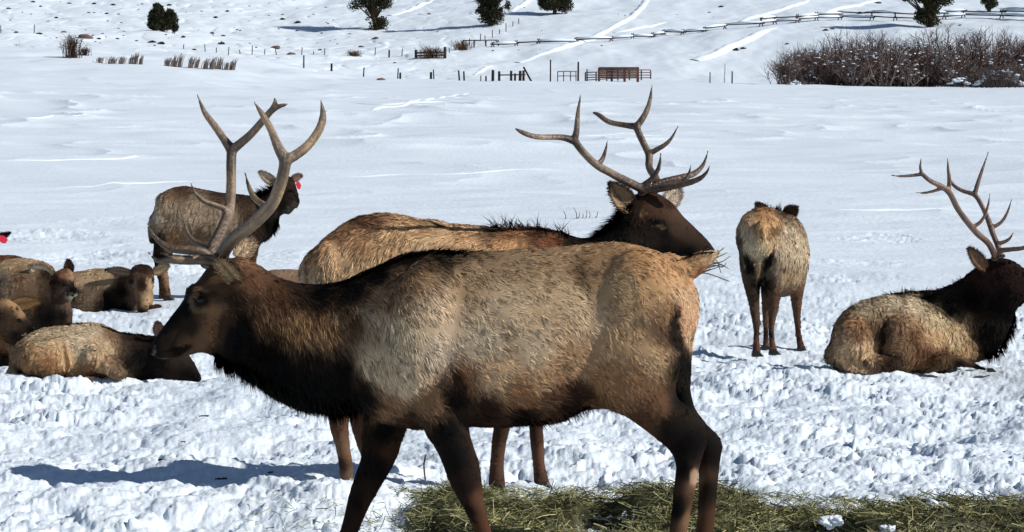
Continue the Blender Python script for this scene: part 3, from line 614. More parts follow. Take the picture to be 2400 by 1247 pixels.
    def post(u, vt, vb, wpx, label, lean=0, ymin=150, col=WD, grp=None, Y=None, name='fence_post', mt=None):
        o = hit(u, vb, ymin) if Y is None else P(u, vb, Y); sc = o[1] / FPX; h = (vb - vt) * sc; b = MB(); r = wpx * sc / 2
        z = np.array([-.5, 0, h * .5, h - r * .3, h]); b.tube(np.stack([lean * sc * np.clip(z, 0, h) / h + r * .2 * np.sin(z), z * 0, z], 1), [r * 1.1, r * 1.05, r, r * .95, r * .6], 7, lin(col))
        return tag(link(name, b.mesh(name, mats=[mt or M_wood]), None, o), label, 'post', grp)
    thin = [(2, 60, 78), (80, 58, 78), (430, 104, 115), (481, 104, 122), (507, 112, 124), (535, 110, 130), (563, 117, 127), (591, 107, 128), (620, 115, 128), (648, 115, 129), (707, 111, 129), (735, 120, 128), (761, 113, 129), (879, 112, 130), (942, 114, 132), (1053, 112, 124), (1100, 90, 106), (1112, 98, 110), (1126, 80, 97), (1138, 84, 108), (1154, 71, 88), (1171, 69, 80), (1186, 55, 74), (1202, 51, 63), (1216, 43, 56), (1801, 167, 180)]
    for i, (u, a, c) in enumerate(thin): post(u, a, c, 2.2, 'thin dark post of the wire fence running across the slope', RNG.normal(0, 1), 160, (84, 74, 74), 'thin wire fence posts')
    wood = [(712, 130, 156, 3.4, 0, 'dark post standing alone at the end of the left snowbank'), (777, 149, 163, 5, 0, 'short thick stump post right of the lone dark post'), (912, 117, 131, 4, 0, 'short dark post left of the wooden gate'), (852, 158, 174, 3, 1, 'small leaning post left of the twin posts'), (932, 160, 182, 3, 1, 'taller of the twin posts on the snow crest'), (938, 170, 182, 5, 0, 'shorter, thicker of the twin posts on the snow crest'),
            (1010, 169, 188, 6, 0, 'thick stump post beside a thinner one'), (1017, 163, 184, 3, -1, 'thin post leaning against the thick stump'), (1077, 165, 187, 4, -2, 'left post of a pair, tilted left'), (1088, 167, 186, 4, -1, 'right post of a pair, upright and pale'), (1127, 177, 187, 2.5, 0, 'shortest thin post before the row of thick ones'), (1139, 178, 187, 4, 0, 'short stub post next to the thick plank post'),
            (1155, 164, 187, 7, 0, 'thick plank post just left of the rail'), (1207, 172, 188, 5, 0, 'short post in the middle of the rail row'), (1219, 166, 188, 7, 0, 'widest post of the rail row'), (1246, 152, 188, 4.5, -20, 'long pole leaning steeply left at the end of the rail'), (1290, 140, 188, 3.4, 0, 'tall dark post left of the metal gate'), (1355, 145, 186, 4.4, 0, 'tall thick post right of the metal gate'),
            (1664, 169, 190, 2.6, 0, 'dark thin post left of the snow-plastered post'), (1716, 167, 178, 3.2, 0, 'short post right of the snow-plastered post'), (1585, 158, 168, 0, 0, '')]
    for (u, a, c, w, l, lab) in wood:
        if lab: 
            x = post(u, a, c + 4, w, lab, 0, 160, (48, 40, 40), Y=158 if a > 139 and u > 800 else None)
            if l: x.rotation_euler.y = math.atan2(l, (c - a))
    s = post(1699, 149, 184, 4, 'post plastered white with snow right of the thin dark post', 1, 160, (200, 205, 212), Y=160)
    def bar(b, u0, v0, u1, v1, Y, o, r, c): b.tube([P(u0, v0, Y) - o, P(u1, v1, Y) - o], [r, r], 6, lin(c))
    def fence(name, label, cat, Y, posts, rails, rp, rr, col, colr=None):
        u0 = posts[0][0]; o = P(u0, posts[0][2], Y); root = empty(name, o, label, cat)
        for (u, a, c) in posts: b = MB(); bar(b, u, c + 4, u, a, Y, o, rp, col); link('post', b.mesh('post', mats=[M_wood]), root)
        for (a, b1, c, d) in rails: b = MB(); bar(b, a, b1, c, d, Y - .06, o, rr, colr or col); link('rail', b.mesh('rail', mats=[M_wood]), root)
        return root, o
    fence('rail_fence', 'low wooden rail between four dark posts left of the metal gate', 'fence', 158, [(1170, 167, 188), (1198, 166, 188), (1227, 165, 188)], [(1170, 176, 1232, 175)], .09, .045, (50, 42, 42))
    fence('metal_gate', 'grey tube gate between the two tall posts', 'gate', 157, [(1307, 168, 188), (1321, 169, 190), (1337, 168, 186), (1350, 168, 186)], [(1306, 168, 1352, 167), (1306, 178, 1352, 178)], .035, .03, (88, 80, 84))
    fence('wooden_gate', 'dark wooden gate on the slope with brown brush growing through it', 'gate', hit(1010, 136, 160)[1], [(975, 117, 132), (1043, 110, 134)], [(975, 124, 1043, 123), (975, 131, 1043, 129)], .12, .07, (58, 52, 52))
    fence('gate_frame', 'light tube frame on the slope above the wooden gate', 'gate', hit(1120, 110, 160)[1], [(1085, 95, 112), (1111, 95, 110), (1139, 94, 109), (1168, 94, 104)], [(1085, 95, 1168, 94), (1160, 94, 1168, 100)], .06, .05, (96, 90, 94))
    r0, o = fence('corral_panel', 'rust-brown metal corral panels around the slatted feeder', 'fence', 156.5, [(1372, 170, 190), (1376, 162, 189), (1397, 169, 187), (1422, 162, 186), (1448, 163, 185), (1475, 162, 184), (1503, 163, 184), (1525, 165, 181)],
                  [(1372, 170, 1422, 168), (1372, 176, 1422, 175), (1372, 182, 1422, 180), (1372, 188, 1422, 185), (1422, 163, 1525, 164), (1422, 169, 1525, 170), (1422, 176, 1525, 176), (1422, 184, 1525, 182)], .05, .035, (98, 76, 70))
    Yf = 159.5; o = P(1450, 186, Yf); ro = empty('feeder', o, 'reddish slatted wooden livestock feeder inside the corral panels', 'feeder'); b = MB()
    for k in (1, 3, 5, 7, 8):
        z0 = (186 - (184 - k * 2.6)) * Yf / FPX; x0, x1 = -45 * Yf / FPX, 46 * Yf / FPX; b.box(x0, x1, 0, .05, z0, z0 + .085, lin((132, 106, 94)) * random.uniform(.7, 1.15)); b.box(x0, x1, 1.5, 1.55, z0, z0 + .06, lin((128, 102, 90)))
    link('slats', b.mesh('slats', False, mats=[M_wood]), ro); b = MB()
    for du in (-45, -15, 15, 46):
        for y in (-.08, 1.56): b.box(du * Yf / FPX - .05, du * Yf / FPX + .05, y, y + .07, -.4, .84, lin((90, 60, 52)))
    link('uprights', b.mesh('uprights', False, mats=[M_wood]), ro); b = MB(); b.box(-46 * Yf / FPX, 47 * Yf / FPX, -.12, 1.7, .845, .89, lin((110, 84, 78))); link('roof_board', b.mesh('roof_board', False, mats=[M_wood]), ro)
    # pole fences in zigzag, half drifted over
    def pole_fence(label, pts, rows, seed):
        o = hit(pts[0][0], pts[0][1] + 4, 165); root = empty('pole_fence', o, label, 'fence'); r = random.Random(seed); W = []
        for u, v in pts: h = hit(u, v + 5, 165); W.append(h)
        for a, c in zip(W[:-1], W[1:]):
            L = np.linalg.norm(c - a); m = max(1, int(L / 5)); pr = None
            for k in range(m):
                p, q = a + (c - a) * k / m, a + (c - a) * (k + 1) / m; p = p.copy(); q = q.copy(); zz = .7 * (-1) ** k; p[1] += zz * .5; q[1] -= zz * .5; p[2] = gz(p[0], p[1]); q[2] = gz(q[0], q[1])
                for j in range(rows):
                    z = .28 + .36 * j + r.uniform(-.08, .08); b = MB(); e = (q - p) / L * m * .25 / max(1, m)
                    b.tube([p - o - e + (0, 0, z + r.uniform(-.06, .06)), (p + q) / 2 - o + (0, 0, z), q - o + e + (0, 0, z + r.uniform(-.06, .06))], [.06, .055, .05], 6, lin((58, 52, 54))); link('rail', b.mesh('rail', mats=[M_wood]), root)
                    if r.random() < .75: b = MB(); b.tube([p - o + (0, 0, z + .1), (p + q) / 2 - o + (0, 0, z + .13), q - o + (0, 0, z + .1)], [.06, .13, .06], 6); link('snow_cap', b.mesh('snow_cap', mats=[M_snowy], col=False), root)
                b = MB(); b.tube([p - o + (-.25, 0, -.2), p - o + (.10, 0, .36 * rows + .12)], [.05, .045], 6, lin((62, 56, 58))); b2 = MB(); b2.tube([p - o + (.25, .1, -.2), p - o + (-.10, .1, .36 * rows + .1)], [.05, .045], 6, lin((62, 56, 58)))
                link('brace', b.mesh('brace', mats=[M_wood]), root); link('brace', b2.mesh('brace', mats=[M_wood]), root)
    pole_fence('low half-buried pole fence running from the gate frame up to the right', [(1155, 107), (1210, 103), (1262, 100), (1350, 97), (1433, 93), (1483, 87), (1530, 85), (1556, 78), (1600, 77), (1652, 72), (1700, 64), (1785, 58)], 1, 1)
    pole_fence('two-rail pole fence with snow caps behind the biggest juniper', [(1785, 58), (1817, 53), (1870, 50), (1915, 45), (1970, 42), (2045, 43), (2100, 44), (2150, 44), (2215, 42), (2260, 38), (2350, 39), (2420, 42), (2520, 42)], 2, 2)
    # packed tracks standing up white on the slope and thin ones on the field
    T = [('wide packed track', [(1520, -8), (1512, 5), (1496, 25), (1462, 50), (1402, 84), (1360, 100), (1300, 118), (1250, 136), (1212, 148)], .30, 150), ('', [(1012, -3), (985, 12), (958, 26), (912, 37)], .28, 170), ('', [(1240, -2), (1222, 14), (1196, 29)], .26, 170), ('', [(1900, -4), (1850, 16), (1812, 30), (1770, 40), (1735, 51)], .28, 170),
         ('', [(2062, -3), (2010, 14), (1958, 23), (1910, 38), (1888, 44)], .28, 170), ('', [(1812, 66), (1770, 84), (1745, 97), (1700, 116), (1665, 132), (1628, 143)], .38, 160), ('', [(1560, 52), (1500, 66), (1440, 78)], .2, 160), ('', [(1150, 155), (1130, 166), (1110, 175)], .16, 158),
         ('', [(80, 440), (250, 434), (400, 428), (560, 424)], .05, 40), ('', [(700, 419), (900, 412), (1060, 410), (1200, 402), (1330, 400)], .05, 40), ('', [(0, 377), (150, 376), (300, 371), (430, 365)], .055, 50), ('', [(760, 262), (880, 256), (960, 240), (1060, 226), (1110, 216)], .12, 80), ('', [(820, 240), (900, 246), (1040, 240), (1130, 246)], .10, 80),
         ('', [(1300, 322), (1400, 318), (1620, 314)], .04, 50), ('', [(0, 282), (120, 276), (400, 281)], .06, 70), ('', [(1900, 500), (2100, 494), (2400, 498)], .05, 30), ('', [(1440, 84), (1700, 76)], .01, 160)]
    for i, (nm, pts, w, ym) in enumerate(T[:-1]):
        W = crom([hit(u, v, ym) for u, v in pts], 10); D = np.gradient(W, axis=0); D[:, 2] = 0; D /= np.linalg.norm(D, axis=1)[:, None]; S_ = np.stack([-D[:, 1], D[:, 0], D[:, 0] * 0], 1)
        t = np.linspace(-1, 1, 9); k = len(W); wob = 1 + .35 * vnoise(np.arange(k) * .7, np.zeros(k), i); ends = np.sin(np.pi * np.linspace(.03, .97, k)) ** .5
        V = W[:, None] + S_[:, None] * (t[None, :, None] * w * 1.5 * wob[:, None, None]); V[..., 2] = H(V[..., 0].ravel(), V[..., 1].ravel(), False).reshape(k, 9) - .03 + (1 - t ** 2)[None] * (w * .85 * wob * ends)[:, None] + .01
        a = np.arange(k - 1)[:, None] * 9; b_ = np.arange(8)[None]; Q = np.stack([a + b_, a + b_ + 1, a + b_ + 10, a + b_ + 9], -1).reshape(-1, 4)
        x = link('snow_track', mesh_np('snow_track', V.reshape(-1, 3), [Q], True, None, [M_snowy])); x['kind'] = 'structure'
hillside()
# ------------------------------------------------------------ 1: the large bull walking left in front
def front_bull():
    e = Elk(8.8, .0105, 'bull_elk', 'large antlered bull elk walking left across the foreground, dark neck and tan flank'); e.base(1150)
    L = e.loft
    L([(357, 806, 362, 833, -.02, .030), (366, 789, 372, 841, -.02, .046), (392, 754, 402, 842, -.01, .056), (420, 717, 435, 836, 0, .064),
       (444, 682, 468, 828, 0, .078), (470, 650, 505, 836, 0, .098), (488, 628, 545, 850, 0, .108), (520, 612, 580, 850, 0, .115), (560, 603, 590, 862, 0, .125)], p=2.3)
    L([(540, 606, 556, 872, 0, .12), (590, 615, 596, 898, 0, .15), (655, 652, 645, 930, .0, .175), (725, 669, 712, 958, 0, .20), (795, 662, 775, 966, 0, .225),
       (860, 634, 840, 958, 0, .25), (930, 604, 900, 990, 0, .28), (1000, 589, 980, 1008, 0, .30), (1085, 591, 1080, 1002, 0, .315), (1200, 588, 1190, 1002, 0, .32),
       (1310, 580, 1300, 990, 0, .295), (1385, 574, 1365, 960, 0, .265), (1470, 572, 1460, 950, 0, .27), (1530, 590, 1520, 930, 0, .25), (1558, 606, 1550, 885, 0, .20), (1576, 640, 1572, 840, 0, .13)], p=2.25)
    e.ell(985, 775, -.21, 100, 175, .155, 12)                 # shoulder
    e.ell(1500, 740, -.15, 124, 152, .155, -10); e.ell(1512, 742, .15, 116, 155, .15, -10)
    e.ell(985, 780, .17, 118, 185, .15, 8)
    e.ell(495, 770, -.03, 62, 58, .085); e.ell(466, 690, 0, 32, 26, .098)      # cheek, brow
    L([(1370, 700, 1630, 700, -.14, .14), (1362, 800, 1618, 800, -.16, .15), (1385, 880, 1606, 850, -.16, .135), (1415, 948, 1584, 900, -.16, .115), (1470, 980, 1588, 935, -.16, .09),
       (1525, 1018, 1622, 962, -.16, .066), (1566, 1050, 1652, 1000, -.16, .054), (1583, 1082, 1657, 1034, -.16, .046), (1583, 1116, 1641, 1088, -.16, .04), (1576, 1166, 1630, 1150, -.16, .036),
       (1566, 1247, 1612, 1247, -.16, .034), (1556, 1310, 1602, 1312, -.16, .036), (1540, 1345, 1600, 1350, -.16, .042)])
    L([(1480, 760, 1630, 740, .14, .13), (1550, 880, 1618, 868, .14, .09), (1585, 950, 1622, 944, .14, .06), (1610, 1012, 1650, 990, .14, .055), (1628, 1062, 1691, 1034, .14, .045),
       (1636, 1100, 1687, 1090, .14, .038), (1637, 1160, 1681, 1155, .14, .034), (1630, 1247, 1674, 1247, .14, .034), (1620, 1310, 1664, 1310, .14, .036), (1606, 1345, 1660, 1345, .14, .042)])
    L([(900, 800, 1060, 760, -.18, .12), (930, 880, 1082, 860, -.18, .11), (960, 950, 1092, 940, -.18, .095), (994, 1014, 1099, 992, -.18, .075), (1016, 1047, 1109, 1039, -.18, .062),
       (1038, 1090, 1126, 1094, -.18, .052), (1060, 1144, 1132, 1144, -.18, .046), (1087, 1194, 1138, 1194, -.18, .042), (1110, 1247, 1153, 1247, -.18, .034), (1124, 1300, 1165, 1298, -.18, .034), (1120, 1345, 1180, 1340, -.18, .042)])
    L([(870, 850, 990, 850, .16, .11), (858, 950, 965, 960, .16, .09), (850, 1010, 952, 1012, .16, .075), (846, 1058, 938, 1058, .16, .06), (826, 1125, 911, 1115, .16, .048),
       (813, 1177, 872, 1177, .16, .042), (797, 1247, 840, 1247, .16, .034), (780, 1300, 822, 1302, .16, .034), (758, 1345, 816, 1350, .16, .042)])
    L([(1560, 596, 1595, 660, 0, .07), (1600, 604, 1620, 655, 0, .05), (1635, 592, 1645, 640, -.01, .036), (1660, 586, 1668, 620, -.01, .026), (1677, 588, 1680, 606, -.01, .014)])  # tail, raised
    c = e.ctrl
    def k(u, v, col, ln, d): c.append((u, v, col, ln, d))
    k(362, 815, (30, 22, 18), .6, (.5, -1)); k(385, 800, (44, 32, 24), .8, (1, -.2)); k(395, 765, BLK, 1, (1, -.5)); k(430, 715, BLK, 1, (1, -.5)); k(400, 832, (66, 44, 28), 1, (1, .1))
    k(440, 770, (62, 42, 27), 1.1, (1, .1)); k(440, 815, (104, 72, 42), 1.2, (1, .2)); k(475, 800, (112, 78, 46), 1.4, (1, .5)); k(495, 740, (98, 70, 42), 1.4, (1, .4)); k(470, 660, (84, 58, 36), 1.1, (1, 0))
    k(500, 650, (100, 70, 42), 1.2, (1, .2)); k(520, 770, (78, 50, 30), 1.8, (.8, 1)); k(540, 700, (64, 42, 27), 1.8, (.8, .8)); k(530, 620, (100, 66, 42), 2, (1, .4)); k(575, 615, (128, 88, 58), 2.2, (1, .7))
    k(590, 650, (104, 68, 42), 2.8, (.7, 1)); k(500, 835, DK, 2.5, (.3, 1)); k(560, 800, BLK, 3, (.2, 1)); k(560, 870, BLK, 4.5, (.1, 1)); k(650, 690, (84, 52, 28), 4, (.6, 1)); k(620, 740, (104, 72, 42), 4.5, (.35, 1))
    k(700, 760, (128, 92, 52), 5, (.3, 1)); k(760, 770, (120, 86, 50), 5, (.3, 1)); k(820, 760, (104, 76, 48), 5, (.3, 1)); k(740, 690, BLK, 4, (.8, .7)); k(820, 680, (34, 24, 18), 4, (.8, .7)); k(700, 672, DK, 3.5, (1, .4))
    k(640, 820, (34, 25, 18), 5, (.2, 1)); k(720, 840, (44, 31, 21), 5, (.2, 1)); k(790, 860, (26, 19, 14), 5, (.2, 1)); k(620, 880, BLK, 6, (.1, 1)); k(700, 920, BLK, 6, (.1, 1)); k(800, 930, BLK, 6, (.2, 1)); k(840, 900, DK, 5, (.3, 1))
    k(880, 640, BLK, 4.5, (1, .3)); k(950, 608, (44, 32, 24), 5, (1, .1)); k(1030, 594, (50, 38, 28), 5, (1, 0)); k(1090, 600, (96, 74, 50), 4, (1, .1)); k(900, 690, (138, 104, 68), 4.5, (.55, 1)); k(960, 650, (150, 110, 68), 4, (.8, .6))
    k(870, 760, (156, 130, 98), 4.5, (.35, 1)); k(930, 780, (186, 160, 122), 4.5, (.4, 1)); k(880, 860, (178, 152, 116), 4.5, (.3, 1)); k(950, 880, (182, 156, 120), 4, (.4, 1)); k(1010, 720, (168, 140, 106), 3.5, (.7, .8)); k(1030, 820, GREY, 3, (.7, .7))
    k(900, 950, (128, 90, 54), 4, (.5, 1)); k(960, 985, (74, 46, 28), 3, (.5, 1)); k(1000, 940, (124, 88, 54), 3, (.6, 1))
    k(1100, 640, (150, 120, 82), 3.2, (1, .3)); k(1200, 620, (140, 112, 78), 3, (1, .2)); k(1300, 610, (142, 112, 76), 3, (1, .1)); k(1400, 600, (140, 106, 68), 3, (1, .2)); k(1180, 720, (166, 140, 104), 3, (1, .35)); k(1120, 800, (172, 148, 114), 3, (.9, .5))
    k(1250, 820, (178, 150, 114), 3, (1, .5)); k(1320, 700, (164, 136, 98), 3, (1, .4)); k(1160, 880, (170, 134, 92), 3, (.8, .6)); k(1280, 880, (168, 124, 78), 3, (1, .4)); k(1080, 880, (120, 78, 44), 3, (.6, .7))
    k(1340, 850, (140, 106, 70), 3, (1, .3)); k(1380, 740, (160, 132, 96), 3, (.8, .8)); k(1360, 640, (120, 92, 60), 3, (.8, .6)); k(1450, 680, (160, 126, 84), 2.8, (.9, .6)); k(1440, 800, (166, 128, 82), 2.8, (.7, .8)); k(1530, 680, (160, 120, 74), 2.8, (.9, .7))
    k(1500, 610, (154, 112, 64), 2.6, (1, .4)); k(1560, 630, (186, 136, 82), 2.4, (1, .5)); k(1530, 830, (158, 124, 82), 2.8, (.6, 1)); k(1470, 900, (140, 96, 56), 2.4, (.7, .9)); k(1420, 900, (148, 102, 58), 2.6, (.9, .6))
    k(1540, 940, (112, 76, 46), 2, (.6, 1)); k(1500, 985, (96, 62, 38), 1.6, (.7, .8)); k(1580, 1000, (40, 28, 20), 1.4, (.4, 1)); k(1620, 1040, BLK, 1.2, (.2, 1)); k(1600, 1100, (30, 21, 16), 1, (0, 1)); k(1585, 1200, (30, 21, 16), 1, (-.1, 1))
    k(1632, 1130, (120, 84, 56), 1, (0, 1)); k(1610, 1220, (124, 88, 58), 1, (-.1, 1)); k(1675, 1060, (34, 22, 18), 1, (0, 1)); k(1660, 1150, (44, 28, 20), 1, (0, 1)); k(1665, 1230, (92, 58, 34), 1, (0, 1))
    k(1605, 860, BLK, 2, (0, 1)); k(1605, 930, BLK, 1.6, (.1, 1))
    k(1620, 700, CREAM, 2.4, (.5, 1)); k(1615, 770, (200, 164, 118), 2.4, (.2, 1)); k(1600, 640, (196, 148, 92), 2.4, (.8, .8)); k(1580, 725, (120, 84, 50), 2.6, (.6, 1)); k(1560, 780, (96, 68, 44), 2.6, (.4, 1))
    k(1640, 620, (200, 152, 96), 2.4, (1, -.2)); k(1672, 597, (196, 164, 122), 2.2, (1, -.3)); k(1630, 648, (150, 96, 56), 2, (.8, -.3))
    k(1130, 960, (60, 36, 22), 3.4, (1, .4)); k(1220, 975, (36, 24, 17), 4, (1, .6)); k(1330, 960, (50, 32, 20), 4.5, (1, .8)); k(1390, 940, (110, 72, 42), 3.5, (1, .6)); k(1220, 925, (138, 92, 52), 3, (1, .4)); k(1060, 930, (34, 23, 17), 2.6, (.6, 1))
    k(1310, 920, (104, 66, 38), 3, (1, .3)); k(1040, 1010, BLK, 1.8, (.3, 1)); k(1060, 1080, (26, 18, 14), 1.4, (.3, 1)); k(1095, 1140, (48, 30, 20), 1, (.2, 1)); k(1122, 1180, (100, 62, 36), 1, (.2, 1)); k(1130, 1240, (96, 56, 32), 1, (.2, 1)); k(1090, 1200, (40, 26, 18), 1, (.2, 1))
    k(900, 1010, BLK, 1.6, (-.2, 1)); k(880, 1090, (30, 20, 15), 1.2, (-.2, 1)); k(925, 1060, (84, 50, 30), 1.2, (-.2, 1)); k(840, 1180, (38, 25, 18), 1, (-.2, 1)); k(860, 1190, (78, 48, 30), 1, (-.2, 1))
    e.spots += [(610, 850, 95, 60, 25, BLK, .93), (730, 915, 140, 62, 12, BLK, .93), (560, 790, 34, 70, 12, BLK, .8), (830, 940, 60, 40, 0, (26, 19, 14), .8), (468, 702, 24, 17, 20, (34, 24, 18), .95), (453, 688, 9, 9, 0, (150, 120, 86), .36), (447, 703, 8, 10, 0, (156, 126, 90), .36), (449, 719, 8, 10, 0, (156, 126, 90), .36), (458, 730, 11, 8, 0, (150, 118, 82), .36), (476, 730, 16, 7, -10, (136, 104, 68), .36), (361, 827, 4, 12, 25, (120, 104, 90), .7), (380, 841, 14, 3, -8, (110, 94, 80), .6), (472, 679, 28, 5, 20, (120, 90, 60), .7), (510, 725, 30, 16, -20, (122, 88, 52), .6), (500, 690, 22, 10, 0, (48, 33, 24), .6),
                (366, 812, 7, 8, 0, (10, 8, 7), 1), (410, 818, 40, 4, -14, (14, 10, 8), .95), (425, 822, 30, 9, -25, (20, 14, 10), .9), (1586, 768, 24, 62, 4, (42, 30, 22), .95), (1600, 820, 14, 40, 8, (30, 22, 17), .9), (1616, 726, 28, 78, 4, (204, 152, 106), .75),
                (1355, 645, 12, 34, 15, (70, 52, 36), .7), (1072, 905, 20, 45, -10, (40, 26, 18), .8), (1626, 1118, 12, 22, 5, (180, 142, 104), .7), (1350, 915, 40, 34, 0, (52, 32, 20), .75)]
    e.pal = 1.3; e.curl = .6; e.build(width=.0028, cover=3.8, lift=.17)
    e.eye(469, 703, .024, ang=20, asp=.78, sink=.42)
    e.eye(364, 812, .010, 'nostril', asp=1.1, m=M_nose)
    e.ridge([(503, 838), (525, 850), (555, 862), (588, 872)], -.02, .075, (74, 46, 28), 650, .0035, (.15, 1), .05, 'throat_beard')
    e.ridge([(560, 858), (610, 885), (670, 915), (745, 945), (800, 950), (840, 940)], 0, .085, (22, 15, 12), 2200, .004, (.25, 1), .08, 'throat_mane')
    e.ridge([(790, 668), (850, 645), (900, 622), (960, 600), (1030, 592), (1100, 596)], 0, .06, (46, 34, 26), 1500, .0035, (.85, -.42), .06, 'withers_mane', droop=.25)
    e.ridge([(1200, 992), (1270, 994), (1330, 980), (1390, 955)], -.02, .04, (52, 34, 22), 500, .0032, (.6, .8), .09, 'belly_fringe')
    e.ridge([(1480, 572), (1540, 592), (1590, 608), (1640, 592), (1678, 590)], 0, .022, (200, 155, 100), 700, .003, (.9, -.3), .03, 'tail_hair')
    e.ear((556, 664), (508, 602), .064, -.10, -.20, (110, 78, 50), (184, 154, 120), (-.35, -1, .1), cup=.45, bw=.7)
    e.ear((560, 600), (592, 566), .058, .10, .17, (40, 28, 22), (196, 170, 138), (-.1, -1, 0), cup=.45, bw=.7)
    # far antler (left in the photo) and near antler
    e.antler([[(487, 628, 13, .05), (497, 585, 14, .09), (517, 545, 14, .17), (533, 505, 13.5, .25), (540, 468, 13, .31), (542, 430, 12.5, .36), (542, 388, 12.5, .40), (543, 350, 13, .42)],
              [(543, 352, 12.5, .42), (524, 325, 10, .43), (504, 296, 9, .44), (479, 262, 7, .45), (461, 218, 1.5, .46)],
              [(543, 352, 12.5, .42), (563, 336, 11, .41), (590, 312, 10, .39), (618, 280, 9.5, .37), (638, 256, 8, .36), (645, 240, 6, .36), (642, 227, 1.5, .36)],
              [(634, 262, 8, .36), (652, 250, 6.5, .35), (666, 246, 5, .35), (677, 243, 1.5, .35)],
              [(535, 494, 9, .26), (512, 484, 7.5, .22), (480, 472, 7, .18), (459, 454, 5, .15), (446, 428, 1.3, .13)],
              [(492, 600, 13, .06), (470, 590, 12, .04), (438, 586, 11, .03), (400, 582, 9, .03), (372, 565, 6.5, .04), (354, 543, 4, .05), (345, 522, 1.2, .06)],
              [(500, 585, 10, .09), (480, 574, 8, .10), (455, 565, 6.5, .11), (440, 546, 5, .13), (431, 520, 3.5, .15), (425, 498, 1.2, .16)]],
             .0062, c0=(92, 74, 58), c1=(140, 118, 96), tipc=(92, 78, 66))
    e.antler([[(515, 618, 15, -.06), (524, 592, 16, -.10), (545, 562, 16, -.16), (578, 536, 15.5, -.22), (610, 508, 15, -.28), (640, 474, 14.5, -.33), (658, 430, 14, -.37), (667, 392, 14, -.39), (668, 370, 14, -.40)],
              [(668, 374, 13, -.40), (652, 345, 11, -.40), (636, 306, 9, -.40), (616, 270, 7.5, -.40), (594, 237, 1.5, -.40)],
              [(668, 374, 13, -.40), (690, 365, 11.5, -.39), (722, 340, 10.5, -.37), (747, 305, 10, -.35), (757, 272, 8.5, -.34), (752, 233, 1.5, -.33)],
              [(628, 486, 9, -.30), (600, 468, 7.5, -.26), (584, 440, 6, -.23), (574, 403, 1.3, -.21)],
              [(512, 612, 13, -.08), (485, 608, 12, -.12), (440, 610, 11, -.16), (400, 609, 9, -.19), (370, 611, 6, -.21), (346, 591, 1.2, -.22)],
              [(460, 604, 6, -.13), (425, 602, 5, -.13), (395, 598, 4, -.13), (373, 592, 1.2, -.13)]],
             .0062, c0=(108, 88, 68), c1=(164, 138, 108), tipc=(96, 82, 70))
    for (u, v, dy) in ((1570, 1375, -.16), (1634, 1375, .14), (1146, 1372, -.18), (786, 1375, .16)): e.hoof(u, v, 60, 34, dy, -1)
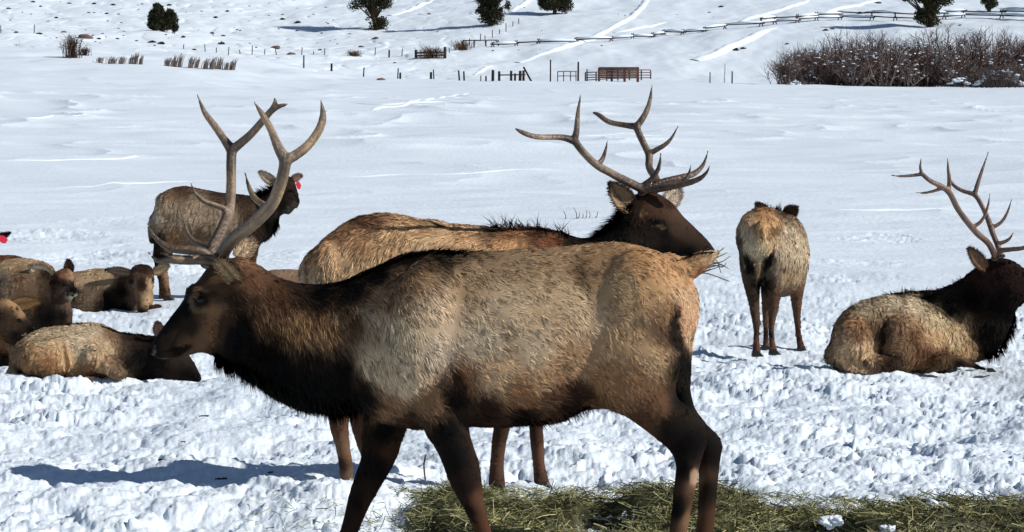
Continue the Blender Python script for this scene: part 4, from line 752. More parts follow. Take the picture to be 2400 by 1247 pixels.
# ------------------------------------------------------------ 2: the bull standing behind it, facing right
def rear_bull():
    e = Elk(11.3, .0125, 'bull_elk', 'antlered bull elk standing behind the walking bull, facing right with hay in its mouth'); e.base(1050); L = e.loft
    L([(707, 640, 712, 700, 0, .12), (716, 606, 722, 800, 0, .20), (745, 574, 745, 870, 0, .25), (800, 526, 800, 880, 0, .28), (880, 500, 870, 880, 0, .30), (960, 509, 950, 870, 0, .31), (1060, 523, 1060, 880, 0, .32), (1150, 529, 1150, 885, 0, .31),
       (1240, 533, 1235, 880, 0, .29), (1320, 548, 1300, 850, 0, .25), (1380, 556, 1360, 800, 0, .21), (1430, 530, 1440, 730, 0, .16), (1475, 480, 1520, 660, 0, .13), (1505, 455, 1560, 610, 0, .115)], p=2.2)
    L([(1480, 460, 1500, 630, 0, .12), (1520, 448, 1540, 615, 0, .115), (1568, 470, 1575, 607, 0, .10), (1602, 508, 1600, 607, 0, .075), (1634, 538, 1622, 614, 0, .062), (1660, 564, 1640, 622, 0, .055), (1674, 583, 1658, 618, 0, .042), (1680, 594, 1674, 610, 0, .026)], p=2.3)
    e.ell(785, 690, -.13, 75, 130, .16); e.ell(1230, 720, -.14, 80, 120, .16); e.ell(785, 690, .13, 75, 130, .16)
    L([(730, 800, 850, 800, -.13, .13), (745, 880, 835, 880, -.13, .10), (762, 945, 826, 945, -.13, .06), (772, 1000, 818, 1000, -.13, .05), (786, 1050, 822, 1050, -.13, .042), (795, 1100, 829, 1100, -.13, .038), (794, 1140, 824, 1140, -.13, .042)])
    L([(760, 800, 870, 800, .13, .13), (790, 880, 858, 880, .13, .10), (812, 950, 858, 950, .13, .055), (822, 1000, 860, 1000, .13, .05), (842, 1060, 876, 1055, .13, .042), (862, 1100, 894, 1100, .13, .038), (876, 1135, 908, 1133, .13, .04)])
    L([(1130, 820, 1230, 820, -.14, .12), (1148, 920, 1208, 920, -.14, .075), (1157, 990, 1197, 990, -.14, .055), (1152, 1040, 1186, 1040, -.14, .046), (1148, 1090, 1181, 1090, -.14, .036), (1144, 1135, 1184, 1135, -.14, .042)])
    L([(1190, 820, 1290, 820, .12, .12), (1222, 920, 1284, 920, .12, .075), (1238, 990, 1273, 990, .12, .055), (1243, 1040, 1275, 1040, .12, .046), (1249, 1090, 1278, 1090, .12, .036), (1250, 1132, 1290, 1132, .12, .042)])
    L([(705, 620, 722, 640, -.02, .03), (703, 660, 722, 660, -.03, .03), (706, 700, 720, 700, -.03, .02)])
    c = e.ctrl
    def k(u, v, col, ln, d): c.append((u, v, col, ln, d))
    k(712, 650, (206, 170, 124), 3, (-.2, 1)); k(735, 640, (196, 156, 110), 3, (-.3, 1)); k(760, 660, (150, 120, 84), 3, (-.3, 1)); k(740, 590, (166, 120, 74), 3.4, (-.8, .7)); k(800, 545, (150, 106, 66), 3.6, (-1, .2)); k(880, 520, (128, 88, 54), 3.6, (-1, .1)); k(860, 505, (110, 72, 44), 3.4, (-1, 0))
    k(800, 600, (178, 140, 94), 3.6, (-.6, .9)); k(850, 570, (156, 112, 68), 3.6, (-.7, .8)); k(900, 560, (176, 136, 88), 3.6, (-.8, .8)); k(860, 630, (190, 152, 104), 3.6, (-.5, .9)); k(1000, 535, (164, 124, 80), 3.4, (-.9, .5)); k(1000, 580, (182, 148, 104), 3.6, (-.7, .9)); k(1100, 550, (166, 124, 80), 3.4, (-.9, .6))
    k(1100, 580, (182, 142, 96), 3.4, (-.8, .7)); k(1200, 545, (130, 82, 46), 3.6, (-.9, .4)); k(1200, 570, (172, 124, 74), 3.4, (-.8, .6)); k(1300, 560, (120, 70, 36), 3.6, (-.9, .3)); k(1160, 528, (70, 48, 32), 3.6, (-1, 0)); k(1270, 538, (84, 52, 30), 4, (-1, 0)); k(1360, 562, (46, 32, 22), 4.5, (-.9, .3))
    k(1000, 800, GREY, 3.4, (-.8, .6)); k(800, 800, MID, 3, (-.3, 1)); k(1200, 800, MID, 3.4, (-.6, .9)); k(1420, 560, BLK, 4.5, (-.7, .8)); k(1450, 520, BLK, 4, (-.8, .8)); k(1400, 640, BLK, 5, (-.5, 1)); k(1460, 570, (34, 24, 17), 3.6, (-.5, 1)); k(1480, 560, (52, 36, 24), 2.5, (-.6, 1))
    k(1495, 490, (66, 44, 28), 1.4, (-1, .2)); k(1530, 470, (84, 52, 32), 1.2, (-1, -.1)); k(1565, 478, (74, 46, 30), 1.2, (-1, -.4)); k(1520, 560, (30, 21, 16), 1.4, (-1, .5)); k(1560, 560, (40, 29, 21), 1.1, (-1, .2)); k(1590, 530, (70, 48, 33), 1, (-1, -.3)); k(1620, 560, (56, 38, 27), .9, (-1, -.3))
    k(1650, 580, (66, 46, 34), .8, (-1, -.4)); k(1670, 592, (26, 19, 15), .6, (-1, -.5)); k(1610, 595, (34, 24, 18), .9, (-1, .2)); k(1580, 500, (92, 62, 42), 1, (-1, -.4)); k(1540, 595, BLK, 1.4, (-1, .4)); k(1650, 612, (90, 74, 58), .8, (-1, 0))
    k(800, 960, (88, 58, 38), 1.2, (0, 1)); k(800, 1060, (128, 92, 62), 1, (.1, 1)); k(830, 1000, (110, 72, 46), 1.2, (.1, 1)); k(810, 1130, (120, 92, 70), 1, (.1, 1)); k(880, 1120, (110, 66, 42), 1, (.2, 1)); k(790, 1090, (74, 48, 32), 1, (.1, 1))
    k(1175, 1000, (84, 54, 36), 1.1, (0, 1)); k(1165, 1080, (108, 72, 50), 1, (0, 1)); k(1258, 1000, (84, 54, 36), 1.1, (0, 1)); k(1264, 1080, (112, 74, 52), 1, (.1, 1)); k(1168, 1130, (96, 68, 50), 1, (0, 1)); k(1275, 1130, (92, 64, 46), 1, (.1, 1))
    e.spots += [(1590, 530, 70, 26, 40, (96, 68, 48), .5), (1530, 490, 30, 16, 0, (104, 72, 50), .5), (1520, 560, 30, 30, 0, (60, 43, 31), .5), (1544, 521, 24, 11, 18, (14, 10, 8), 1), (1552, 532, 20, 4, 20, (110, 88, 62), .8), (1535, 508, 26, 5, 15, (92, 66, 46), .6), (1562, 545, 6, 16, 20, (20, 14, 11), .8), (1657, 582, 7, 5, 30, (10, 8, 7), 1), (722, 650, 3, 50, 0, (110, 62, 30), .9), (1505, 500, 6, 12, 0, (130, 100, 70), .5),
                (865, 520, 60, 16, 8, (96, 64, 40), .55), (1030, 530, 16, 5, 15, (60, 42, 28), .8), (1575, 478, 16, 12, 30, (70, 36, 22), .7)]
    e.pal = 1.12; e.curl = 1.0; e.cf = 12; e.build(width=.0036, cover=2.9, lift=.2, lmul=1.1)
    e.eye(1545, 521, .02, ang=15, asp=.55, sink=.5)
    e.eye(1658, 583, .010, 'nostril', asp=.7, m=M_nose)
    e.ridge([(1150, 530), (1200, 532), (1250, 538), (1300, 548), (1335, 556)], 0, .08, (130, 96, 68), 230, .0045, (-.45, -.8), .07, 'withers_mane', droop=.3, jit=.6, cvar=.6)
    e.ridge([(1395, 556), (1430, 528), (1460, 495), (1480, 480)], 0, .07, BLK, 900, .0035, (-.85, -.1), .05, 'neck_mane', droop=.35)
    e.ridge([(1420, 600), (1450, 650), (1480, 660)], -.1, .09, BLK, 600, .004, (.1, 1), .08, 'throat_mane')
    e.ear((1480, 486), (1429, 431), .115, -.07, -.13, (92, 72, 56), (150, 124, 100), (.55, -1, 0), cup=.45, bw=.6)
    e.ear((1566, 478), (1592, 442), .085, .09, .15, (150, 128, 104), (206, 188, 166), (.1, -1, 0), cup=.3, bw=.6)
    e.antler([[(1510, 448, 10, -.05), (1493, 437, 10.5, -.09), (1461, 421, 10, -.15), (1428, 404, 9.5, -.21), (1397, 386, 9, -.27), (1368, 358, 8.5, -.31), (1345, 328, 9, -.34)],
              [(1346, 330, 8.5, -.34), (1316, 322, 7, -.36), (1260, 321, 6.5, -.40), (1228, 312, 6, -.42), (1207, 301, 2.5, -.43)],
              [(1346, 330, 8.5, -.34), (1351, 306, 7, -.35), (1354, 268, 5.5, -.36), (1361, 220, 1.3, -.37)],
              [(1398, 387, 7, -.27), (1411, 374, 6, -.26), (1419, 352, 4, -.26), (1424, 328, 1.2, -.26)],
              [(1500, 441, 8, -.08), (1529, 418, 6.5, -.09), (1544, 392, 5, -.10), (1549, 358, 1.2, -.11)],
              [(1512, 446, 9.5, -.06), (1560, 439, 9, -.10), (1600, 432, 8, -.13), (1637, 420, 6.5, -.15), (1656, 404, 4, -.16), (1664, 387, 1.2, -.16)],
              [(1590, 432, 6, -.12), (1606, 420, 5, -.12), (1615, 405, 3.5, -.12), (1620, 384, 1.2, -.12)]],
             .006, c0=(84, 66, 54), c1=(166, 144, 122), tipc=(50, 38, 34))
    e.antler([[(1533, 446, 10, .05), (1538, 420, 9.5, .11), (1522, 393, 9, .18), (1521, 364, 9, .23), (1509, 338, 8.5, .28), (1497, 312, 8.5, .31), (1491, 294, 9, .33)],
              [(1492, 296, 8.5, .33), (1469, 294, 7, .35), (1428, 286, 6.5, .38), (1404, 270, 6, .40), (1389, 263, 3, .41)],
              [(1492, 296, 8.5, .33), (1508, 274, 7.5, .34), (1521, 244, 6, .35), (1529, 197, 1.3, .36)],
              [(1522, 360, 8, .23), (1540, 350, 7, .22), (1560, 338, 5.5, .21), (1575, 322, 4, .21), (1590, 294, 1.2, .21)],
              [(1536, 432, 9, .07), (1581, 420, 8.5, .10), (1624, 408, 7, .13), (1648, 386, 4.5, .15), (1660, 352, 1.2, .16)]],
             .006, c0=(90, 72, 58), c1=(150, 128, 106), tipc=(50, 38, 34))
    for (u, v, dy, w) in ((812, 1166, -.13, 42), (895, 1158, .13, 40), (1166, 1160, -.14, 40), (1272, 1154, .12, 40)): e.hoof(u, v, w, 28, dy, 1)
    # wisps of hay hanging from its mouth
    b = MB(); o = P(1660, 618, 11.25)
    for q in [[(1655, 615), (1672, 600), (1692, 585), (1697, 580)], [(1655, 618), (1680, 604), (1705, 592)], [(1650, 622), (1690, 614), (1712, 600)], [(1640, 630), (1672, 622), (1694, 626), (1702, 616)], [(1630, 640), (1660, 628), (1692, 620)],
              [(1618, 652), (1650, 640), (1700, 656), (1710, 660)], [(1625, 648), (1660, 634), (1698, 622)], [(1660, 612), (1690, 620), (1708, 630)], [(1628, 652), (1645, 640), (1665, 630)], [(1620, 655), (1640, 642), (1655, 632)], [(1665, 605), (1680, 612), (1690, 640)]]:
        pts = crom([P(u, v, 11.22 + .08 * random.uniform(-1, 1)) - o for u, v in q], 5); b.tube(pts, np.linspace(.0042, .0018, len(pts)), 5, lin((92, 84, 62)) * random.uniform(.6, 1.2))
    tag(link('hay_wisp', b.mesh('hay_wisp', mats=[M_hay]), None, o), 'thin dry hay stalks held in the mouth of the bull facing right', 'hay')
# ------------------------------------------------------------ the other elk
def adder(e):
    def k(u, v, col, ln, d): e.ctrl.append((u, v, col, ln, d))
    return k
def cow_left():
    e = Elk(25, .022, 'cow_elk', 'cow elk standing behind the antlers, head turned right, red tag in one ear'); e.base(480); L = e.loft
    L([(364, 490, 366, 565, 0, .15), (370, 462, 371, 582, 0, .21), (380, 452, 378, 590, 0, .25), (425, 437, 420, 586, 0, .27), (480, 445, 475, 580, 0, .28), (530, 452, 525, 578, 0, .28), (580, 458, 575, 578, 0, .24),
       (615, 456, 612, 570, 0, .18), (635, 440, 642, 545, 0, .13), (648, 425, 655, 515, 0, .10)], p=2.2)
    L([(645, 422, 650, 505, 0, .09), (668, 411, 662, 503, -.02, .10), (687, 418, 674, 503, -.04, .085), (696, 440, 682, 501, -.06, .065), (701, 463, 690, 488, -.07, .045)])
    e.ell(397, 510, -.12, 38, 62, .14); e.ell(590, 520, -.1, 32, 50, .14)
    L([(360, 545, 425, 555, -.1, .12), (362, 590, 408, 590, -.1, .08), (366, 625, 394, 622, -.1, .05), (372, 655, 396, 655, -.1, .045), (378, 685, 400, 685, -.1, .04), (380, 700, 405, 700, -.1, .045)])
    L([(360, 545, 415, 555, .1, .12), (360, 590, 392, 590, .1, .07), (362, 620, 384, 622, .1, .045), (370, 655, 386, 655, .1, .036), (374, 698, 390, 698, .1, .04)])
    for dy in (-.12, .12): L([(570, 550, 615, 550, dy, .09), (577, 600, 603, 600, dy, .055), (582, 650, 600, 650, dy, .04), (584, 704, 604, 704, dy, .042)])
    k = adder(e); q = (-1, .3)
    k(353, 510, (196, 176, 148), 3, (-.3, 1)); k(358, 470, (180, 152, 118), 3, q); k(372, 560, (40, 30, 24), 2.5, (0, 1)); k(360, 530, (150, 126, 98), 2.5, (0, 1)); k(400, 445, (120, 90, 62), 3.5, q); k(430, 440, (92, 66, 46), 3.5, q); k(520, 453, (84, 60, 42), 4, q); k(580, 460, (66, 46, 34), 4, q)
    k(400, 490, (150, 126, 96), 3.5, (-.6, .8)); k(460, 500, (154, 130, 100), 3.5, (-.8, .7)); k(530, 510, (152, 128, 98), 3.5, (-.7, .8)); k(470, 560, (120, 92, 64), 3.5, (-.6, .8)); k(400, 560, (140, 104, 66), 3, (-.3, 1)); k(560, 560, (140, 116, 86), 3.5, (-.3, 1)); k(590, 490, (90, 66, 46), 3.5, (-.3, 1))
    k(610, 470, BLK, 5, (-.4, 1)); k(625, 510, BLK, 6, (-.2, 1)); k(640, 480, BLK, 6, (-.3, 1)); k(640, 540, BLK, 6, (-.2, 1)); k(655, 450, (28, 20, 15), 3, (-.5, 1)); k(612, 545, (58, 40, 28), 4, (-.2, 1))
    k(675, 430, (78, 54, 36), 1.5, (-1, .2)); k(665, 480, (54, 38, 27), 1.5, (-1, .4)); k(690, 460, (70, 50, 36), 1.2, (-1, -.2)); k(696, 450, (60, 42, 30), 1, (-1, -.2)); k(680, 495, (86, 76, 66), 1, (-1, .1)); k(700, 466, (24, 18, 15), .8, (-1, 0)); k(690, 485, (96, 84, 72), 1, (-1, 0))
    k(375, 610, (46, 32, 24), 1.5, (0, 1)); k(385, 650, (150, 112, 74), 1.2, (0, 1)); k(375, 650, (96, 70, 50), 1.2, (0, 1)); k(392, 690, (112, 78, 52), 1.2, (0, 1)); k(590, 600, (90, 60, 40), 1.5, (0, 1))
    e.spots += [(684, 448, 8, 4, 20, (18, 13, 10), .9)]
    e.build(width=.008, cover=2.5, lift=.3, lmul=1.4)
    e.eye(685, 448, .02); e.eye(699, 466, .014, 'nostril', m=M_nose)
    e.ridge([(600, 458), (620, 455), (640, 440), (655, 425)], 0, .1, BLK, 500, .008, (-.6, -.6), .05, 'neck_mane', droop=.4)
    e.ridge([(640, 540), (650, 515)], 0, .09, BLK, 300, .008, (.2, 1), .06, 'throat_mane')
    e.ear((647, 432), (609, 403), .10, -.05, -.1, (40, 30, 24), (186, 164, 140), (.2, -1, -.3), cup=.4, fur=.02)
    e.ear((684, 420), (705, 412), .07, -.02, .06, (30, 22, 18), (150, 120, 100), (.3, -1, -.4), cup=.3, fur=.02, tagc=(699, 434, 7, 10, .02))
    for (u, v, dy) in ((394, 704, -.1), (383, 702, .1), (594, 708, -.12), (596, 706, .12)): e.hoof(u, v, 22, 12, dy, 1)
def cow_right():
    e = Elk(19.35, .018, 'cow_elk', 'cow elk standing seen from behind, pale rump, left of the bedded bull'); e.base(1810)
    L = lambda st, **kw: e.loft(st, axis=(1, 0, 0), **kw); LF = e.loft
    L([(1779, 522, 1780, 600, -.04, .12), (1781, 496, 1782, 618, .05, .20), (1785, 487, 1788, 630, .2, .225), (1797, 488, 1800, 648, .4, .23), (1810, 494, 1814, 676, .6, .24), (1824, 498, 1828, 694, .8, .25), (1836, 503, 1838, 692, 1.0, .235), (1842, 508, 1842, 670, 1.2, .19),
       (1838, 510, 1838, 620, 1.4, .13)], p=2.2)
    L([(1836, 505, 1836, 600, 1.3, .11), (1826, 496, 1826, 575, 1.5, .10), (1816, 490, 1816, 560, 1.65, .09), (1812, 500, 1812, 545, 1.85, .07), (1810, 520, 1810, 550, 2.05, .05)])
    LF([(1733, 580, 1790, 600, .12, .14), (1734, 620, 1787, 640, .12, .13), (1741, 660, 1783, 662, .12, .09), (1750, 695, 1781, 695, .12, .06), (1758, 735, 1782, 738, .1, .045), (1765, 770, 1781, 770, .08, .036), (1765, 800, 1780, 800, .07, .036), (1763, 828, 1784, 826, .05, .042)])
    LF([(1785, 580, 1850, 590, .12, .14), (1789, 620, 1848, 630, .12, .13), (1792, 655, 1842, 655, .12, .10), (1794, 692, 1830, 692, .12, .07), (1800, 735, 1822, 735, .1, .045), (1801, 772, 1815, 772, .08, .036), (1802, 800, 1817, 800, .07, .036), (1803, 824, 1823, 824, .05, .042)])
    LF([(1848, 640, 1893, 640, 1.0, .11), (1851, 685, 1884, 685, 1.0, .08), (1856, 725, 1879, 725, 1.0, .05), (1862, 765, 1877, 765, 1.0, .036), (1866, 795, 1881, 795, 1.0, .036), (1869, 822, 1889, 820, 1.0, .042)])
    LF([(1782, 660, 1812, 660, 1.0, .1), (1787, 730, 1803, 730, 1.0, .05), (1789, 780, 1801, 780, 1.0, .036), (1787, 818, 1803, 818, 1.0, .042)])
    LF([(1774, 522, 1797, 522, -.1, .04), (1777, 545, 1795, 545, -.13, .035), (1780, 565, 1791, 565, -.12, .025), (1784, 585, 1788, 585, -.1, .015)])
    k = adder(e); dn = (0, 1)
    k(1786, 530, (216, 166, 96), 3, dn); k(1760, 520, (190, 150, 104), 3, dn); k(1790, 500, (176, 122, 70), 3, dn); k(1815, 520, (196, 148, 90), 3, dn); k(1745, 545, (180, 158, 124), 3, dn); k(1762, 575, (196, 172, 132), 3, dn); k(1783, 600, (206, 180, 136), 2.6, dn); k(1812, 570, (184, 152, 108), 3, dn)
    k(1732, 560, (120, 100, 78), 3, dn); k(1740, 610, (120, 100, 78), 3, dn); k(1760, 625, (34, 25, 20), 2.4, dn); k(1782, 640, (120, 96, 70), 2, dn); k(1800, 610, (40, 29, 22), 2.6, dn); k(1830, 590, (170, 148, 116), 3, dn); k(1826, 630, (150, 126, 96), 3, dn); k(1860, 560, (176, 156, 124), 3.5, (.3, 1)); k(1880, 600, (172, 150, 118), 3.5, (.3, 1))
    k(1850, 650, (160, 132, 94), 3, dn); k(1780, 485, (110, 78, 50), 3, dn); k(1830, 495, (104, 78, 54), 4, dn); k(1850, 515, (140, 116, 88), 4, (.5, 1)); k(1880, 545, (150, 128, 98), 3.5, (.3, 1)); k(1780, 670, BLK, 2, dn); k(1790, 660, (40, 30, 22), 2, dn); k(1815, 540, (120, 86, 54), 3, (.4, 1)); k(1845, 540, (168, 148, 118), 3.6, (.3, 1))
    k(1760, 680, (92, 68, 50), 1.6, dn); k(1768, 740, (104, 76, 56), 1.4, dn); k(1772, 800, (118, 74, 54), 1.2, dn); k(1810, 700, (110, 78, 54), 1.6, dn); k(1808, 760, (120, 84, 58), 1.3, dn); k(1812, 810, (124, 82, 58), 1.2, dn); k(1868, 690, (112, 78, 54), 1.6, dn); k(1870, 760, (108, 74, 54), 1.3, dn); k(1876, 810, (112, 70, 50), 1.2, dn); k(1795, 780, (70, 48, 36), 1.2, dn)
    e.spots += [(1755, 618, 9, 34, -25, (26, 19, 15), .9), (1803, 612, 8, 32, 25, (28, 20, 16), .85), (1838, 628, 7, 7, 0, (60, 42, 30), .7), (1785, 548, 4, 22, 0, (120, 76, 42), .7), (1770, 536, 5, 16, -10, (150, 100, 56), .6), (1733, 570, 8, 60, -4, (70, 52, 40), .6)]
    e.build(width=.0065, cover=2.5, lift=.26, lmul=1.2)
    e.ear((1795, 500), (1773, 477), .09, 1.65, 1.62, (74, 54, 40), (90, 66, 50), (0, 1, .2), cup=.35, fur=.015)
    e.ear((1840, 506), (1868, 486), .13, 1.65, 1.6, (74, 54, 40), (90, 66, 50), (0, 1, .2), cup=.35, fur=.015)
    e.ridge([(1790, 487), (1820, 490), (1842, 500), (1862, 515)], 1.0, .07, (120, 92, 64), 140, .007, (.2, -.8), .15, 'neck_mane', droop=.3, jit=.5)
    for (u, v, dy) in ((1773, 836, .03), (1813, 832, .03), (1879, 828, 1.0), (1795, 824, 1.0)): e.hoof(u, v, 24, 14, dy, 1)
def bedded_bull():
    e = Elk(18, .017, 'bull_elk', 'antlered bull elk lying on the snow at the right edge, black neck'); e.base(2150); L = e.loft
    L([(1947, 800, 1952, 850, 0, .12), (1962, 752, 1966, 872, 0, .24), (1996, 720, 2000, 880, .02, .31), (2042, 701, 2042, 882, .06, .34), (2100, 694, 2096, 880, .1, .35), (2150, 700, 2150, 876, .14, .33), (2200, 725, 2196, 870, .18, .28), (2245, 763, 2240, 862, .2, .21), (2272, 798, 2268, 850, .22, .12)], p=2.2)
    L([(2080, 692, 2120, 800, .5, .16), (2140, 683, 2180, 835, .5, .21), (2200, 677, 2250, 848, .45, .22), (2250, 656, 2308, 842, .4, .20), (2282, 634, 2350, 800, .34, .17), (2308, 610, 2376, 742, .28, .14), (2322, 602, 2385, 722, .25, .12)], p=2.2)
    L([(2312, 604, 2340, 735, .25, .11), (2350, 603, 2366, 735, .22, .112), (2385, 617, 2386, 722, .2, .092), (2410, 640, 2402, 709, .18, .065), (2435, 668, 2424, 706, .15, .055), (2452, 686, 2442, 704, .14, .04)], p=2.3)
    e.ell(1998, 810, -.22, 48, 62, .18, 8); e.ell(2108, 806, -.2, 56, 70, .17, 0); e.ell(2055, 852, -.3, 60, 22, .12)
    L([(2200, 828, 2200, 864, -.15, .07), (2240, 832, 2238, 860, -.16, .055), (2270, 844, 2268, 862, -.17, .04), (2295, 856, 2292, 867, -.18, .032)])
    L([(2290, 855, 2288, 866, -.18, .03), (2312, 862, 2310, 870, -.19, .022)])
    L([(1990, 850, 1990, 874, -.32, .06), (2030, 858, 2030, 880, -.36, .05), (2080, 862, 2080, 880, -.36, .04)])
    k = adder(e); q = (-1, .4)
    k(1955, 800, (150, 116, 80), 3, (-.6, 1)); k(1980, 750, (140, 104, 68), 4, (-.8, .6)); k(2030, 712, (160, 138, 104), 4, q); k(2100, 705, (172, 152, 118), 4, q); k(2150, 715, (174, 152, 116), 4, q); k(2200, 755, (176, 152, 112), 4, (-.8, .8)); k(2240, 790, (176, 146, 102), 3.5, (-.6, 1))
    k(2010, 770, (146, 104, 64), 4, (-.5, 1)); k(1985, 820, (190, 152, 106), 3.5, (-.3, 1)); k(2030, 820, (186, 148, 104), 3.5, (-.2, 1)); k(1990, 855, (180, 142, 98), 3, (-.4, .6)); k(2065, 780, (100, 72, 48), 4, (-.2, 1)); k(2100, 760, (140, 104, 68), 4.5, (-.3, 1)); k(2110, 810, (134, 100, 66), 4.5, (-.2, 1))
    k(2090, 850, (64, 42, 28), 3, (-.2, 1)); k(2150, 790, (136, 94, 56), 3, (-.2, 1)); k(2170, 830, (120, 76, 44), 3, (-.2, 1)); k(2200, 790, (190, 148, 96), 3, (-.3, 1)); k(2210, 835, (110, 76, 46), 2.4, (-.3, 1)); k(2260, 830, (160, 122, 78), 2.4, (-.5, 1)); k(2250, 850, (50, 34, 24), 1.6, (.5, .4)); k(2300, 862, (32, 24, 20), 1, (.5, .4))
    k(2110, 685, (64, 40, 28), 5, q); k(2180, 690, (40, 26, 20), 5, q); k(2230, 720, BLK, 5, (-.6, 1)); k(2280, 700, BLK, 5, (-.5, 1)); k(2310, 780, BLK, 5, (-.2, 1)); k(2340, 720, (26, 17, 14), 4, (-.4, 1)); k(2330, 820, BLK, 5, (-.2, 1))
    k(2310, 640, (70, 42, 28), 3, (-1, .4)); k(2340, 640, (52, 30, 22), 1.6, (-1, .3)); k(2370, 650, (64, 36, 26), 1.2, (-1, .2)); k(2400, 670, (52, 32, 24), 1, (-1, .1)); k(2360, 690, (34, 22, 17), 1.4, (-1, .4)); k(2440, 690, (30, 20, 16), .8, (-1, 0))
    e.spots += [(2024, 845, 6, 26, -35, (84, 54, 32), .8), (2068, 800, 8, 50, 8, (44, 28, 20), .8), (2145, 800, 8, 40, -20, (90, 50, 26), .6), (2370, 647, 13, 4, 30, (16, 11, 9), .9), (2010, 790, 16, 10, 20, (110, 74, 46), .6), (1998, 838, 8, 16, 10, (140, 98, 60), .6)]
    e.curl = 2.2; e.cf = 17; e.build(width=.006, cover=2.5, lift=.42, lmul=1.0)
    e.eye(2370, 648, .018)
    e.ridge([(2070, 694), (2120, 684), (2170, 684), (2220, 676), (2255, 655)], .42, .06, (70, 48, 36), 200, .006, (-.5, -.7), .06, 'withers_mane', droop=.25, jit=.5)
    e.ridge([(2380, 740), (2368, 775), (2345, 820), (2310, 838)], .3, .09, BLK, 500, .006, (.3, 1), .08, 'throat_mane')
    e.ear((2312, 630), (2270, 583), .105, .16, .08, (52, 38, 30), (110, 84, 66), (.4, -1, 0), cup=.45, fur=.02)
    D = (96, 72, 58)
    e.antler([[(2334, 606, 7.5, .18), (2318, 572, 7.5, .1), (2291, 548, 7.5, .02), (2267, 520, 7.5, -.06), (2244, 488, 7, -.12), (2227, 455, 7, -.17), (2208, 438, 6.5, -.2), (2180, 424, 5.5, -.23), (2160, 407, 5, -.25)],
              [(2162, 408, 4.5, -.25), (2140, 411, 4, -.26), (2112, 413, 3, -.27), (2089, 411, 1, -.28)], [(2161, 408, 4.5, -.25), (2157, 392, 3.5, -.25), (2159, 369, 1, -.25)],
              [(2210, 441, 5, -.2), (2188, 448, 4, -.2), (2166, 452, 3, -.2), (2146, 451, 1, -.2)], [(2224, 445, 5.5, -.17), (2225, 420, 5, -.17), (2222, 395, 3.5, -.17), (2221, 369, 1, -.17)],
              [(2278, 533, 5.5, -.03), (2296, 522, 4.5, -.03), (2308, 505, 3.8, -.03), (2316, 480, 3, -.03), (2320, 453, 1, -.03)],
              [(2336, 588, 7, .16), (2365, 585, 6, .12), (2400, 581, 5, .08), (2430, 570, 3.5, .06), (2445, 548, 1, .05)]], .0085, c0=D, c1=(118, 94, 78), tipc=(60, 46, 42))
    e.antler([[(2346, 604, 7.5, .3), (2338, 575, 7, .36), (2326, 545, 7, .42), (2315, 513, 6.5, .48), (2299, 478, 6, .52), (2284, 457, 6, .54), (2255, 447, 5, .56), (2236, 435, 4.5, .57), (2228, 424, 4, .57)],
              [(2284, 457, 6, .54), (2293, 425, 5, .55), (2305, 390, 3.6, .56), (2317, 355, 1, .57)],
              [(2322, 535, 5.5, .44), (2345, 522, 4.5, .44), (2360, 500, 3.6, .44), (2372, 465, 1, .44)],
              [(2336, 572, 6, .36), (2356, 566, 5, .36), (2368, 557, 3.4, .36), (2375, 545, 1, .36)]], .0085, c0=D, c1=(112, 88, 74), tipc=(60, 46, 42))
    e.hoof(2322, 872, 18, 9, -.19, 1)
